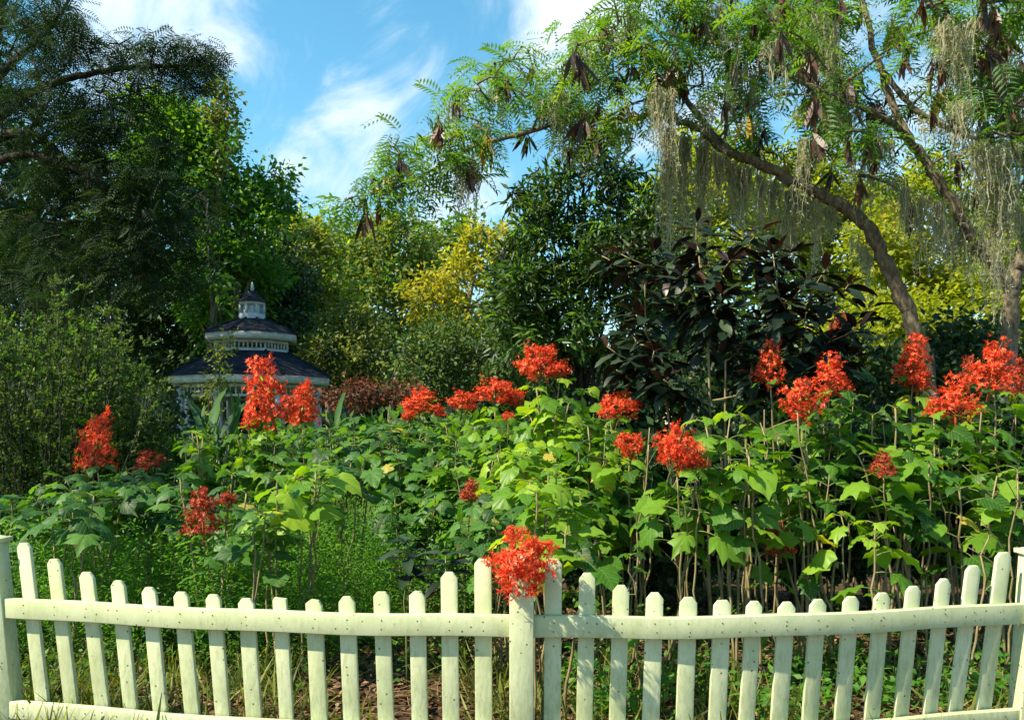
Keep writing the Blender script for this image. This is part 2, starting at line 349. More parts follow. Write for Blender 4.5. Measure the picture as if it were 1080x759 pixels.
class Soup:
    def __init__(s):
        s.v, s.f, s.fs, s.r, s.u, s.n = [], [], [], [], [], 0
        s.mi, s.slot = [], 0

    def add(s, V, faces, rnd=None, uv=None):
        V = np.asarray(V, float)
        k = len(V)
        fl = np.concatenate([np.asarray(q) for q in faces]) + s.n
        s.v.append(V); s.f.append(fl); s.fs.append(np.array([len(q) for q in faces]))
        s.r.append(np.full(k, rng.random() if rnd is None else rnd) if np.ndim(rnd) == 0 else rnd)
        s.u.append(np.zeros((k, 3)) if uv is None else uv)
        s.mi.append(np.full(len(faces), s.slot))
        s.n += k

    def leaves(s, T, pos, Rm, S, rnd, sx=None):
        """T: template (verts, faces); one copy per row of pos."""
        tv, tf = T
        n, k = len(pos), len(tv)
        if n == 0:
            return
        S = np.broadcast_to(np.asarray(S, float), (n,))
        base = np.broadcast_to(tv, (n, k, 3)).copy()
        if sx is not None:
            base[:, :, 0] *= np.asarray(sx)[:, None]
        V = np.einsum('nij,nkj->nki', Rm, base) * S[:, None, None] + pos[:, None, :]
        fl = np.concatenate([np.asarray(q) for q in tf])
        fs = np.array([len(q) for q in tf])
        s.f.append((fl[None, :] + (np.arange(n) * k)[:, None] + s.n).ravel())
        s.fs.append(np.tile(fs, n))
        s.mi.append(np.full(n * len(fs), s.slot))
        s.v.append(V.reshape(-1, 3))
        s.r.append(np.repeat(rnd, k))
        s.u.append(np.tile(tv, (n, 1)))
        s.n += n * k

    def tube(s, pts, rad, sides=6, rnd=None, cap=True):
        pts = np.asarray(pts, float)
        m = len(pts)
        rad = np.broadcast_to(np.asarray(rad, float), (m,))
        t = nrm(np.gradient(pts, axis=0))
        ref = np.array([0.0, 0.0, 1.0]) if abs(t[0, 2]) < 0.9 else np.array([1.0, 0.0, 0.0])
        a = nrm(np.cross(t, ref) + 1e-6)
        b = np.cross(t, a)
        th = np.arange(sides) / sides * 2 * pi
        V = pts[:, None, :] + rad[:, None, None] * (a[:, None, :] * np.cos(th)[None, :, None] + b[:, None, :] * np.sin(th)[None, :, None])
        faces = []
        for i in range(m - 1):
            for j in range(sides):
                j2 = (j + 1) % sides
                faces.append((i * sides + j, i * sides + j2, (i + 1) * sides + j2, (i + 1) * sides + j))
        if cap:
            faces.append(tuple(range(sides))[::-1]); faces.append(tuple(range((m - 1) * sides, m * sides)))
        s.add(V.reshape(-1, 3), faces, rnd)

    def prism(s, poly_xz, y0, y1, Mx=None, off=(0, 0, 0)):
        """Extrude a polygon given in X,Z from y0 to y1."""
        k = len(poly_xz)
        V = [(x, y0, z) for x, z in poly_xz] + [(x, y1, z) for x, z in poly_xz]
        V = np.array(V, float)
        if Mx is not None:
            V = V @ np.asarray(Mx).T
        V = V + np.asarray(off)
        faces = [tuple(range(k)), tuple(range(k, 2 * k))[::-1]]
        for i in range(k):
            j = (i + 1) % k
            faces.append((i, i + k, j + k, j))
        s.add(V, faces)

    def box(s, c, h, ang=0.0):
        """Box centred at c with half sizes h, turned by ang about Z."""
        ca, sa = cos(ang), sin(ang)
        x, y, z = h
        V = []
        for dz in (-z, z):
            for dx, dy in ((-x, -y), (x, -y), (x, y), (-x, y)):
                V.append((c[0] + dx * ca - dy * sa, c[1] + dx * sa + dy * ca, c[2] + dz))
        s.add(V, [(3, 2, 1, 0), (4, 5, 6, 7), (0, 1, 5, 4), (1, 2, 6, 5), (2, 3, 7, 6), (3, 0, 4, 7)])

    def build(s, name, mat, parent=None, smooth=True, origin=None, bevel=0):
        V = np.concatenate(s.v)
        off = np.zeros(3)
        if parent is not None:
            q = parent
            while q is not None:
                off += np.array(q.location); q = q.parent
        org = np.zeros(3) if origin is None else np.asarray(origin, float)
        V = V - (org if origin is not None else off)
        me = bpy.data.meshes.new(name)
        fl = np.concatenate(s.f).astype(np.int32); fs = np.concatenate(s.fs).astype(np.int32)
        me.vertices.add(len(V)); me.vertices.foreach_set('co', V.astype(np.float32).ravel())
        me.loops.add(len(fl)); me.loops.foreach_set('vertex_index', fl)
        me.polygons.add(len(fs))
        me.polygons.foreach_set('loop_start', np.concatenate([[0], np.cumsum(fs)[:-1]]).astype(np.int32))
        me.polygons.foreach_set('loop_total', fs)
        me.update(calc_edges=True)
        if smooth:
            me.polygons.foreach_set('use_smooth', np.ones(len(fs), bool))
        a = me.attributes.new('rnd', 'FLOAT', 'POINT'); a.data.foreach_set('value', np.concatenate(s.r).astype(np.float32))
        a = me.attributes.new('luv', 'FLOAT_VECTOR', 'POINT'); a.data.foreach_set('vector', np.concatenate(s.u).astype(np.float32).ravel())
        for q in (mat if isinstance(mat, list) else [mat]):
            me.materials.append(q)
        if isinstance(mat, list):
            me.polygons.foreach_set('material_index', np.concatenate(s.mi).astype(np.int32))
        o = bpy.data.objects.new(name, me)
        COL.objects.link(o)
        if parent is not None:
            o.parent = parent
            if origin is not None:
                o.location = tuple(org - off)
        elif origin is not None:
            o.location = tuple(org)
        if bevel:
            md = o.modifiers.new('bevel', 'BEVEL'); md.width = bevel; md.segments = 2; md.limit_method = 'ANGLE'
        return o


def tag(o, label=None, cat=None, group=None, kind=None):
    if label: o['label'] = label
    if cat: o['category'] = cat
    if group: o['group'] = group
    if kind: o['kind'] = kind
    return o


def thing(name, loc, label, cat, group=None, kind=None):
    o = bpy.data.objects.new(name, None)
    COL.objects.link(o)
    o.location = tuple(float(q) for q in loc)
    o.empty_display_size = 0.2
    return tag(o, label, cat, group, kind)


def bez(a, b, sag=0.0, n=8, wob=0.0, mid=None):
    a, b = np.asarray(a, float), np.asarray(b, float)
    t = np.linspace(0, 1, n)[:, None]
    m = (a + b) / 2 + np.array([0, 0, sag]) if mid is None else np.asarray(mid)
    p = (1 - t) ** 2 * a + 2 * t * (1 - t) * m + t * t * b
    if wob:
        w_ = rng.normal(size=(n, 3)) * wob
        w_[0] = 0; w_[-1] = 0
        p = p + w_
    return p


def spline(pts, n=40):
    """Catmull-Rom through the points."""
    p = np.asarray(pts, float)
    p = np.vstack([2 * p[0] - p[1], p, 2 * p[-1] - p[-2]])
    out = []
    seg = len(p) - 3
    per = max(3, n // seg)
    for i in range(seg):
        t = np.linspace(0, 1, per, endpoint=(i == seg - 1))[:, None]
        a, b, c, d = p[i:i + 4]
        out.append(0.5 * (2 * b + (c - a) * t + (2 * a - 5 * b + 4 * c - d) * t ** 2 + (3 * b - a - 3 * c + d) * t ** 3))
    return np.vstack(out)


# ---------------------------------------------------------------- leaf templates (tip along +Y, face +Z)
def t_kite(w=0.4, fold=0.08):
    v = np.array([(0, 0, 0), (w / 2, .42, fold), (0, 1, -.06), (-w / 2, .42, fold), (0, .45, 0)])
    return v, [(0, 1, 4), (1, 2, 4), (2, 3, 4), (3, 0, 4)]


def t_two(w=0.4):
    v = np.array([(0, 0, 0), (w / 2, .45, .06), (0, 1, -.05), (-w / 2, .45, .06)])
    return v, [(0, 1, 2), (0, 2, 3)]


def t_lance(w=0.36, n=6, droop=0.3, fold=0.12, wave=0.02, peak=0.5):
    v, f = [], []
    for i in range(n + 1):
        t = i / n
        hw = w / 2 * (sin(pi * t ** (math.log(.5) / math.log(peak)))) ** 0.8 if 0 < i < n else 0.004
        z = -droop * t * t
        wv = wave * sin(i * 2.1)
        v += [(-hw, t, z + fold * hw * 2 + wv), (0, t, z), (hw, t, z + fold * hw * 2 - wv)]
    for i in range(n):
        a = i * 3
        f += [(a, a + 1, a + 4, a + 3), (a + 1, a + 2, a + 5, a + 4)]
    return np.array(v), f


def t_broad(lobed=True, droop=0.35, seed=0):
    q = np.random.default_rng(seed)
    if lobed:
        half = [(0.10, -0.09), (0.27, -0.13), (0.43, -0.02), (0.60, 0.16), (0.48, 0.30), (0.40, 0.38), (0.50, 0.60), (0.34, 0.64), (0.22, 0.76), (0.12, 0.90)]
    else:
        half = [(0.12, -0.10), (0.28, -0.12), (0.42, -0.02), (0.50, 0.14), (0.51, 0.30), (0.47, 0.46), (0.38, 0.62), (0.26, 0.77), (0.12, 0.91)]
    sq = q.uniform(.8, 1.08)
    half = [(x * sq * (1 + q.normal() * .09), y + q.normal() * .03) for x, y in half]
    out = [(0, 0.0)] + half + [(0, 1.03)] + [(-x * (1 + q.normal() * .04), y + q.normal() * .015) for x, y in half[::-1]]
    out = np.array(out)
    c = np.array([0, 0.12])
    k = len(out)
    rings = [0.33, 0.68, 1.0]
    v = [(0, 0.12, 0)]
    for r in rings:
        for j in range(k):
            p = c + (out[j] - c) * r
            d = np.hypot(p[0], max(p[1], 0))
            z = -droop * d * d + 0.16 * abs(p[0]) * (1 - r * 0.3) + (0.055 * sin(j * 2.3 + seed) * r * r)
            v.append((p[0], p[1], z))
    f = [(0, 1 + j, 1 + (j + 1) % k) for j in range(k)]
    for i in range(2):
        for j in range(k):
            j2 = (j + 1) % k
            a = 1 + i * k
            f.append((a + j, a + k + j, a + k + j2, a + j2))
    return np.array(v), f


def t_frond(pairs=7, w=0.055, plen=0.30, droop=0.35):
    v, f = [], []

    def quad(p, d, l, wd, dz):
        i = len(v)
        d = np.array(d) / np.linalg.norm(d)
        s_ = np.array([-d[1], d[0], 0])
        p = np.array(p)
        m = p + d * l * .5 + np.array([0, 0, .01])
        e = p + d * l + np.array([0, 0, dz])
        v.extend([p, m + s_ * wd / 2, e, m - s_ * wd / 2])
        f.append((i, i + 3, i + 2, i + 1))
    for i in range(pairs):
        t = 0.18 + 0.75 * i / (pairs - 1)
        z = -droop * t * t
        l = plen * (0.75 + 0.5 * sin(pi * t))
        for s_ in (-1, 1):
            quad((0, t, z), (s_ * 0.85, 0.5, 0), l, w, -.07)
    quad((0, .9, -droop * .8), (0, 1, 0), .28, w, -.1)
    i = len(v)
    v.extend([(-.008, 0, 0), (.008, 0, 0), (.004, .95, -droop * .9), (-.004, .95, -droop * .9)])
    f.append((i, i + 1, i + 2, i + 3))
    return np.array([tuple(q) for q in v]), f


KITE, TWO, NARROW = t_kite(.55), t_two(0.6), t_two(0.17)
WIL = t_two(.26)
HERB = t_two(.38)
FROND = t_frond()
FROND2 = t_frond(7, 0.07, 0.30, 0.5)
BROAD = [t_broad(i % 3 != 0, (.30, .45, .35, .15, .6, .05, .75, .3, .5)[i], i + 1) for i in range(9)]
LANCE = [t_lance(.31, 6, .22), t_lance(.36, 6, .42), t_lance(.29, 6, .05)]
BLADE = t_lance(.05, 4, .5, .0, 0)
CANNA = [t_lance(.11, 8, .45, .3), t_lance(.09, 8, .8, .2)]


# ---------------------------------------------------------------- crowns and trees
UP = np.array([0, 0, 1.0])


def fill_clumps(sp, cen, out, cr, per, T, size, upw=0.45, down=0.25, narrow=False, flat=0.75, base_r=None):
    m = len(cen)
    if m == 0: return
    off = rng.normal(size=(m, per, 3)) * cr * 0.52
    off[:, :, 2] *= flat
    pos = (cen[:, None, :] + off).reshape(-1, 3)
    n = len(pos)
    o2 = np.repeat(out, per, axis=0)
    nn = nrm(0.5 * o2 + upw * UP + 0.7 * off.reshape(-1, 3) / cr + 0.55 * rng.normal(size=(n, 3)))
    dd = nrm(off.reshape(-1, 3) / cr * 0.8 + 0.5 * o2 + 0.6 * rng.normal(size=(n, 3)) - down * UP)
    cl = np.repeat(rng.random(m) if base_r is None else base_r, per)
    r = np.clip(cl * 0.6 + rng.random(n) * 0.4, 0, .97)
    S = size * rng.uniform(.65, 1.25, n)
    sp.leaves(T, pos, basis(dd, nn), S, r)


def crown_clumps(blobs, cr, dens=1.0, inner=0.5, stray=0.12):
    cs, os_ = [], []
    for c, rad in blobs:
        c, rad = np.asarray(c, float), np.asarray(rad, float)
        a = 4 * pi * ((rad[0] * rad[1]) ** 1.6 / 3 + (rad[0] * rad[2]) ** 1.6 / 3 + (rad[1] * rad[2]) ** 1.6 / 3) ** (1 / 1.6)
        n = max(4, int(dens * a / (pi * cr * cr) * 1.3))
        d = nrm(rng.normal(size=(n, 3)))
        rr = rng.uniform(inner, 1.0, n) ** 0.7
        st = rng.random(n) < stray
        rr[st] = rng.uniform(1.05, 1.28, st.sum())
        cs.append(c + d * rad * rr[:, None]); os_.append(nrm(d / rad))
    return np.vstack(cs), np.vstack(os_)


def tree(name, label, blobs_px, Y, mat, leaf='KITE', size=.12, cr=.35, per=26, dens=1.0, trunk=True, group='trees beyond the garden', cat='tree',
         bark='bark', base_px=None, depth=1.0, inner=.5, stray=.12, down=.25, tr=.16, mat2=None):
    """blobs_px: crown lobes as (column, row, half width, half height, extra depth) in photo pixels, put at real distance Y."""
    blobs = []
    for b in blobs_px:
        Yb = Y + (b[4] if len(b) > 4 else 0)
        k = Yb / F
        blobs.append((P(b[0], b[1], Yb), (b[2] * k, max(b[2], b[3]) * k * depth, b[3] * k)))
    bx = base_px if base_px is not None else float(np.mean([b[0] for b in blobs_px]))
    root = np.array([(bx - CX) / F * Y, Y, 0.0])
    t = thing(name, root, label, cat, group)
    per = int(per * (1.55 if Y > 10 else 1.3)); size = size * 1.12
    cen, out = crown_clumps(blobs, cr, dens * 1.15, inner, stray)
    keep = cen[:, 2] > 0.1
    cen, out = cen[keep], out[keep]
    T = {'KITE': KITE, 'TWO': TWO, 'NARROW': WIL, 'FROND': FROND, 'FROND2': FROND2}[leaf]
    tk = Soup()
    top = max(b[0][2] for b in blobs)
    mid = np.array([root[0] + rng.normal() * .2, Y + .1, max(.6, top * .45)])
    trunkline = spline([root, (root + mid) / 2 + rng.normal(size=3) * [.1, .1, 0], mid, mid + [rng.normal() * .3, .1, top * .35]], 12)
    tk.tube(trunkline, np.linspace(tr, tr * .45, len(trunkline)), 8)
    for c, rad in blobs:
        a = trunkline[rng.integers(len(trunkline) // 3, len(trunkline))]
        tk.tube(bez(a, c, rad[2] * .3, 7, .04), np.linspace(tr * .4, tr * .12, 7), 6)
        for _ in range(6):
            e = c + nrm(rng.normal(size=3)) * rad * .85
            tk.tube(bez(c, e, .1, 5, .03), np.linspace(tr * .14, tr * .04, 5), 4)
    tk.build('trunk', M[bark], t)
    sp = Soup()
    fill_clumps(sp, cen, out, cr, per, T, size, down=down)
    if mat2:
        m = int(len(cen) * .3)
        ix = rng.permutation(len(cen))[:m]
        s2 = Soup(); fill_clumps(s2, cen[ix] + out[ix] * cr * .2, out[ix], cr, per, T, size, down=down)
    sp.build('crown', M[mat], t, smooth=False)
    if mat2:
        s2.build('young_growth', M[mat2], t, smooth=False)
    return t


def moss(px0, py0, px1, py1, Y, length, n=160, label='', spread=.1, wid=.0055):
    a, b = P(px0, py0, Y), P(px1, py1, Y)
    c = (a + b) / 2
    n = int(n * .9); t = Soup()
    wcl = max(3, int(np.linalg.norm(b - a) / .12))
    anchors = np.linspace(.04, .96, wcl) + rng.normal(size=wcl) * .03
    alen = rng.uniform(.25, 1.0, wcl) ** 1.2 * length
    for i in range(n):
        j = rng.integers(wcl)
        u = anchors[j] + rng.normal() * .12 / wcl * 2.5
        p = a + (b - a) * np.clip(u, 0, 1) + np.array([rng.normal() * .02, rng.normal() * spread, rng.uniform(-.06, -.01)]) + np.array([0, .16, -.02])
        L = alen[j] * rng.uniform(.2, 1.15)
        k = max(4, int(L / .07))
        zz = np.linspace(0, 1, k)
        wob = np.cumsum(rng.normal(size=(k, 2)) * .017, axis=0)
        pts = np.stack([p[0] + wob[:, 0] - wob[0, 0], p[1] + wob[:, 1] - wob[0, 1], p[2] - L * zz], -1)
        pull = (c[0] * 0 + (a + (b - a) * np.clip(anchors[j], 0, 1))[0] - p[0]) * .95 * zz ** .8
        pts[:, 0] += pull
        wd = wid * (1 - .75 * zz) * rng.uniform(.6, 1.5)
        th = rng.uniform(0, pi)
        s_ = np.array([cos(th), sin(th), 0])
        V = np.concatenate([pts - s_ * wd[:, None], pts + s_ * wd[:, None]])
        t.add(V, [(q, q + 1, q + 1 + k, q + k) for q in range(k - 1)], rng.random())
        # curls
        m = int(k * 2.6)
        ii = rng.integers(0, k, m)
        pp = pts[ii]
        d = nrm(rng.normal(size=(m, 3)) + [0, 0, -.8])
        t.leaves(NARROW, pp, basis(d, rng.normal(size=(m, 3))), rng.uniform(.02, .055, m), rng.random(m))
    o = t.build('spanish_moss', M['moss'], smooth=False, origin=c)
    return tag(o, label, 'moss', 'spanish moss hanging from the limbs')


# ================================================================ SETTING
def ground():
    u = np.linspace(-1, 1, 141)
    xs = np.sinh(u * 5.6) * 1.3
    v_ = np.linspace(0, 1, 150)
    ys = np.sinh(v_ * 5.8) * 1.1 - 3
    X, Yg = np.meshgrid(xs, ys)
    near = np.exp(-((X / 9) ** 2 + ((Yg - 5) / 9) ** 2))
    Z = near * (0.018 * np.sin(X * 3.1 + Yg * 1.7) + .014 * np.sin(X * 7.3 - Yg * 5.1) + .01 * np.sin(Yg * 11 + X * 2)) - .01
    V = np.stack([X, Yg, Z], -1).reshape(-1, 3)
    n, m = len(ys), len(xs)
    f = [(i * m + j, i * m + j + 1, (i + 1) * m + j + 1, (i + 1) * m + j) for i in range(n - 1) for j in range(m - 1)]
    s = Soup(); s.add(V, f)
    tag(s.build('ground', M['ground']), kind='structure')


ground()


# ---------------------------------------------------------------- picket fence
def depth_at(px):
    return float(np.interp(px, [-60, 0, 120, 240, 360, 480, 560, 720, 840, 960, 1080, 1140],
                           [4.46, 4.33, 4.18, 4.05, 3.97, 3.94, 3.915, 3.89, 3.94, 4.06, 4.20, 4.30]))


_xs = np.linspace(-60, 1140, 61)
_pl = np.array([P(x, HY, depth_at(x)) for x in _xs])
_k = np.hanning(9); _k /= _k.sum()
_pl[:, 1] = np.convolve(np.pad(_pl[:, 1], 4, mode='reflect', reflect_type='odd'), _k, 'valid')


def fence_y(X):
    return float(np.interp(X, _pl[:, 0], _pl[:, 1]))


def fence():
    c = P(550, 640, 3.92)
    root = thing('picket_fence', (c[0], c[1], 0), 'low curved white picket fence with scalloped top, paint green with algae', 'fence')
    tops = [(22, 573), (54, 590), (88, 604), (121, 613), (154, 620), (188, 625), (222, 628), (257, 632), (293, 632), (329, 633), (364, 630),
            (401, 625), (439, 624), (473, 604), (509, 590), (584, 590), (620, 605), (656, 618), (692, 626), (728, 631), (764, 634),
            (798, 635), (833, 636), (866, 633), (901, 630), (934, 626), (967, 619), (999, 611), (1030, 597), (1062, 583)]
    zr1, zr0 = 0.735, 0.22       # tops of upper and lower rail
    for i, (px, py) in enumerate(tops):
        Y = depth_at(px)
        lean = 0.125 * (px - 545) / 520 + rng.normal() * .006
        pt = P(px, py, Y)
        X, z = pt[0], pt[2]
        Xr = X - lean * (z - zr1) * 0.95
        Yf = fence_y(Xr) + .022
        s = Soup()
        hw = 0.0385 + rng.normal() * .0012 if px != 293 else .034
        z0 = 0.05
        h = z - z0
        ch = .026 + rng.normal() * .002
        if px == 293:
            poly = [(-hw, 0), (hw, 0), (hw, h), (-hw + .008, h + .004), (-hw, h - .01)]
        elif px in (439, 329):
            poly = [(-hw, 0), (hw, 0), (hw, h - ch * 1.1), (hw - ch * .6, h - .004), (-hw * .3, h), (-hw, h - ch * .8)]
        else:
            poly = [(-hw, 0), (hw, 0), (hw, h - ch), (hw - ch * .8, h), (-hw + ch * .8, h), (-hw, h - ch)]
        sl = (fence_y(X + .05) - fence_y(X - .05)) / .1
        ang = math.atan(sl)
        # lean about the rail, turn with the arc
        A = np.array([[cos(ang), 0, lean], [sin(ang), 1, 0], [0, 0, 1.0]])
        A[:, 1] = (-sin(ang), cos(ang), 0)
        s.prism(poly, 0.0, .020, A, (Xr + lean * (z0 - zr1), Yf, z0))
        pk = s.build('picket', M['fence'], root, smooth=False, bevel=.0025)

    nails = [P(px, py, depth_at(px))[0] - .125 * (px - 545) / 520 * .22 for px, py in tops]

    def rail(x0, x1, ztop, hh, y0, y1, x1y=None):
        s = Soup()
        n = 24
        pr = [(y0, ztop - hh), (y0, ztop), (y1, ztop), (y1, ztop - hh)]
        V, f = [], []
        for i in range(n + 1):
            X = x0 + (x1 - x0) * i / n
            wv = .003 * sin(i * .7 + x0 * 3)
            for (yy, z) in pr:
                V.append((X, fence_y(X) + yy, z + wv))
        for i in range(n):
            a = i * 4
            for j in range(4):
                j2 = (j + 1) % 4
                f.append((a + j, a + j2, a + 4 + j2, a + 4 + j))
        f.append((0, 3, 2, 1)); e = n * 4; f.append((e, e + 1, e + 2, e + 3))
        s.add(V, f)
        rl = s.build('rail', M['fence'], root, smooth=False, bevel=.004)
        for X in nails:
            if x0 + .02 < X < x1 - .02:
                nl = Soup()
                for dz in (.028, .068):
                    xx = X + rng.normal() * .004; yy = fence_y(X) + y0
                    nl.tube([(xx, yy + .002, ztop - dz), (xx, yy - .0015, ztop - dz)], .003, 8)
                nl.build('nail_heads', M['nail'], rl)
    xl, xc, xr = P(-8, 0, 4.34)[0], P(550, 0, 3.92)[0], P(1080, 0, 4.2)[0]
    for a, b in ((xl + .06, xc - .055), (xc + .055, xr + .01)):
        rail(a, b, zr1, .098, -.020, .020)
        rail(a, b, zr0, .088, -.020, .020)
    rail(xl - .9, xl - .06, zr1, .098, -.020, .020)

    def post(X, ztop, hw, lean, cap='flat', Yf=None, lo=-.02):
        Y = fence_y(X) if Yf is None else Yf
        s = Soup()
        A = np.array([[1, 0, lean], [0, 1, 0], [0, 0, 1.0]])
        h = ztop - lo
        s.prism([(-hw, 0), (hw, 0), (hw, h), (-hw, h)], -hw * 1.05, hw * 1.05, A, (X - lean * (ztop - lo), Y, lo))
        p = s.build('post', M['fence'], root, smooth=False, bevel=.005)
        s = Soup()
        if cap == 'flat':
            s.box((X, Y, ztop + .012), (hw + .016, hw + .016, .0115))
            s.add([(X - hw, Y - hw, ztop + .0245), (X + hw, Y - hw, ztop + .0245), (X + hw, Y + hw, ztop + .0245), (X - hw, Y + hw, ztop + .0245), (X, Y, ztop + .045)],
                  [(0, 1, 4), (1, 2, 4), (2, 3, 4), (3, 0, 4)])
        s.build('cap', M['fence'], p, smooth=False, bevel=.002)
    post(xl - .012, P(0, 572, 4.34)[2], .052, -.10)
    post(xc, P(550, 594, 3.92)[2], .055, 0.0)
    post(xr + .075, P(1078, 585, 4.2)[2], .055, .07)


fence()


# ---------------------------------------------------------------- gazebo
def gazebo():
    Yc = 22.0
    c = P(266, 450, Yc)
    cx, cy = c[0], c[1]
    g = thing('gazebo', (cx, cy, 0), 'white octagonal gazebo with two-tier dark shingle roof and small cupola', 'gazebo')
    a0 = R_(36)

    def ring(r, z):
        return [(cx + r * sin(a0 + i * pi / 4), cy - r * cos(a0 + i * pi / 4), z) for i in range(8)]

    def frust(s, r0, z0, r1, z1, cap0=False, cap1=False):
        V = ring(r0, z0) + ring(r1, z1)
        f = [(i + 8, (i + 1) % 8 + 8, (i + 1) % 8, i) for i in range(8)]
        if cap0: f.append(tuple(range(8)))
        if cap1: f.append(tuple(range(15, 7, -1)))
        s.add(V, f)

    def multi(s, prof, close=True):
        V, f = [], []
        for r, z in prof: V += ring(r, z)
        for k in range(len(prof) - 1):
            for i in range(8):
                j = (i + 1) % 8
                f.append((k * 8 + i, k * 8 + j, k * 8 + 8 + j, k * 8 + 8 + i))
        if close:
            k = len(prof) - 1
            for i in range(8):
                j = (i + 1) % 8
                f.append((k * 8 + i, k * 8 + j, j, i))
        s.add(V, f)
    s = Soup(); frust(s, 2.0, 0.0, 2.0, .32, True, True); s.build('platform', M['concrete'], g, smooth=False)
    # posts
    for i in range(8):
        th = a0 + i * pi / 4
        s = Soup(); s.box((cx + 1.78 * sin(th), cy - 1.78 * cos(th), 1.49), (.075, .075, 1.17), th)
        s.box((cx + 1.78 * sin(th), cy - 1.78 * cos(th), .40), (.10, .10, .08), th)
        s.build('post', M['white'], g, smooth=False)
    # beam, frieze, brackets, railing
    for i in range(8):
        t0, t1 = a0 + i * pi / 4, a0 + (i + 1) * pi / 4
        p0 = np.array([cx + 1.78 * sin(t0), cy - 1.78 * cos(t0)]); p1 = np.array([cx + 1.78 * sin(t1), cy - 1.78 * cos(t1)])
        d = p1 - p0; L = np.linalg.norm(d); ang = math.atan2(d[1], d[0]); m = (p0 + p1) / 2
        hl = L / 2 - .078
        s = Soup()
        s.box((m[0], m[1], 2.36), (hl, .025, .03), ang)
        s.box((m[0], m[1], 2.60), (hl, .03, .04), ang)
        for k in range(9):
            q = p0 + d * (k + 1) / 10
            s.box((q[0], q[1], 2.475), (.018, .018, .085), ang)
        s.build('frieze', M['white'], g, smooth=False)
        if abs(((t0 + t1) / 2) % (2 * pi) - pi / 4 * 0) > .5:
            s = Soup()
            s.box((m[0], m[1], 1.2), (hl, .03, .03), ang)
            s.box((m[0], m[1], .45), (hl, .025, .025), ang)
            for k in range(12):
                q = p0 + d * (k + 1) / 13
                s.box((q[0], q[1], .82), (.016, .016, .345), ang)
            s.build('railing', M['white'], g, smooth=False)
    s = Soup(); multi(s, [(1.66, 2.66), (2.04, 2.66), (2.07, 2.66), (2.09, 2.84), (1.70, 2.84)]); s.build('fascia', M['white'], g, smooth=False)
    s = Soup(); frust(s, 2.13, 2.845, 0.98, 3.50); frust(s, 1.9, 2.70, .9, 3.35)
    for i in range(8):   # ridge caps
        th = a0 + i * pi / 4
        s.tube([(cx + 2.13 * sin(th), cy - 2.13 * cos(th), 2.855), (cx + .98 * sin(th), cy - .98 * cos(th), 3.51)], .035, 5)
    s.build('lower_roof', M['shingle'], g, smooth=False)
    # clerestory band
    s = Soup(); multi(s, [(.90, 3.40), (.98, 3.40), (.98, 3.56), (.90, 3.56)]); multi(s, [(.90, 3.70), (.98, 3.70), (.98, 3.78), (.90, 3.78)])
    for i in range(8):
        t0, t1 = a0 + i * pi / 4, a0 + (i + 1) * pi / 4
        for k in range(8):
            u = k / 7.0
            q = (1 - u) * np.array([sin(t0), -cos(t0)]) + u * np.array([sin(t1), -cos(t1)])
            s.box((cx + .945 * q[0], cy + .945 * q[1], 3.63), (.02, .02, .069), (t0 + t1) / 2)
    s.build('clerestory', M['white'], g, smooth=False)
    s = Soup(); multi(s, [(.93, 3.782), (1.17, 3.782), (1.20, 3.95), (.95, 3.95)]); s.build('fascia', M['white'], g, smooth=False)
    s = Soup(); frust(s, 1.25, 3.955, .33, 4.38); frust(s, 1.0, 3.86, .3, 4.3)
    for i in range(8):
        th = a0 + i * pi / 4
        s.tube([(cx + 1.25 * sin(th), cy - 1.25 * cos(th), 3.96), (cx + .33 * sin(th), cy - .33 * cos(th), 4.385)], .028, 5)
    s.build('upper_roof', M['shingle'], g, smooth=False)
    s = Soup()
    frust(s, .36, 4.33, .34, 4.50, False, True)
    frust(s, .35, 4.73, .35, 4.80, True, True)
    for i in range(8):
        th = a0 + i * pi / 4
        s.box((cx + .31 * sin(th), cy - .31 * cos(th), 4.615), (.028, .028, .113), th)
    cup = s.build('cupola', M['white'], g, smooth=False)
    s = Soup(); frust(s, .26, 4.502, .26, 4.728); s.build('window', M['glass'], cup, smooth=False)
    s = Soup(); multi(s, [(.42, 4.803), (.26, 4.90), (.13, 5.02), (.05, 5.10)], False); frust(s, .42, 4.802, .36, 4.8025, True); s.build('cupola_roof', M['shingle'], cup, smooth=False)
    s = Soup(); pr = [(.0, 5.08), (.05, 5.09), (.03, 5.12), (.06, 5.16), (.03, 5.20), (.04, 5.23), (.008, 5.33)]
    pts = [(cx, cy, z) for r, z in pr]; s.tube(pts, [max(r, .01) for r, z in pr], 8); s.build('finial', M['white'], cup)


gazebo()

# ================================================================ TREES
# --- far belt so that no bare horizon shows between the trunks
def far_belt():
    s = Soup()
    cs, os_ = [], []
    for i in range(80):
        x = -75 + 150 * i / 79 + rng.normal()
        y = 62 + rng.normal() * 3
        h = rng.uniform(7, 10.5)
        for _ in range(4):
            cs.append(((x + rng.normal(), y, h * rng.uniform(.25, .7)), (rng.uniform(2, 3), 2.0, h * .33)))
    cen, out = crown_clumps(cs, .9, .9)
    fill_clumps(s, cen, out, .9, 30, TWO, .55)
    tag(s.build('woodland', M['dark'], smooth=False), 'far dark woodland closing the view behind all the garden trees', 'woodland', kind='stuff')


far_belt()

G2 = 'trees beyond the garden'
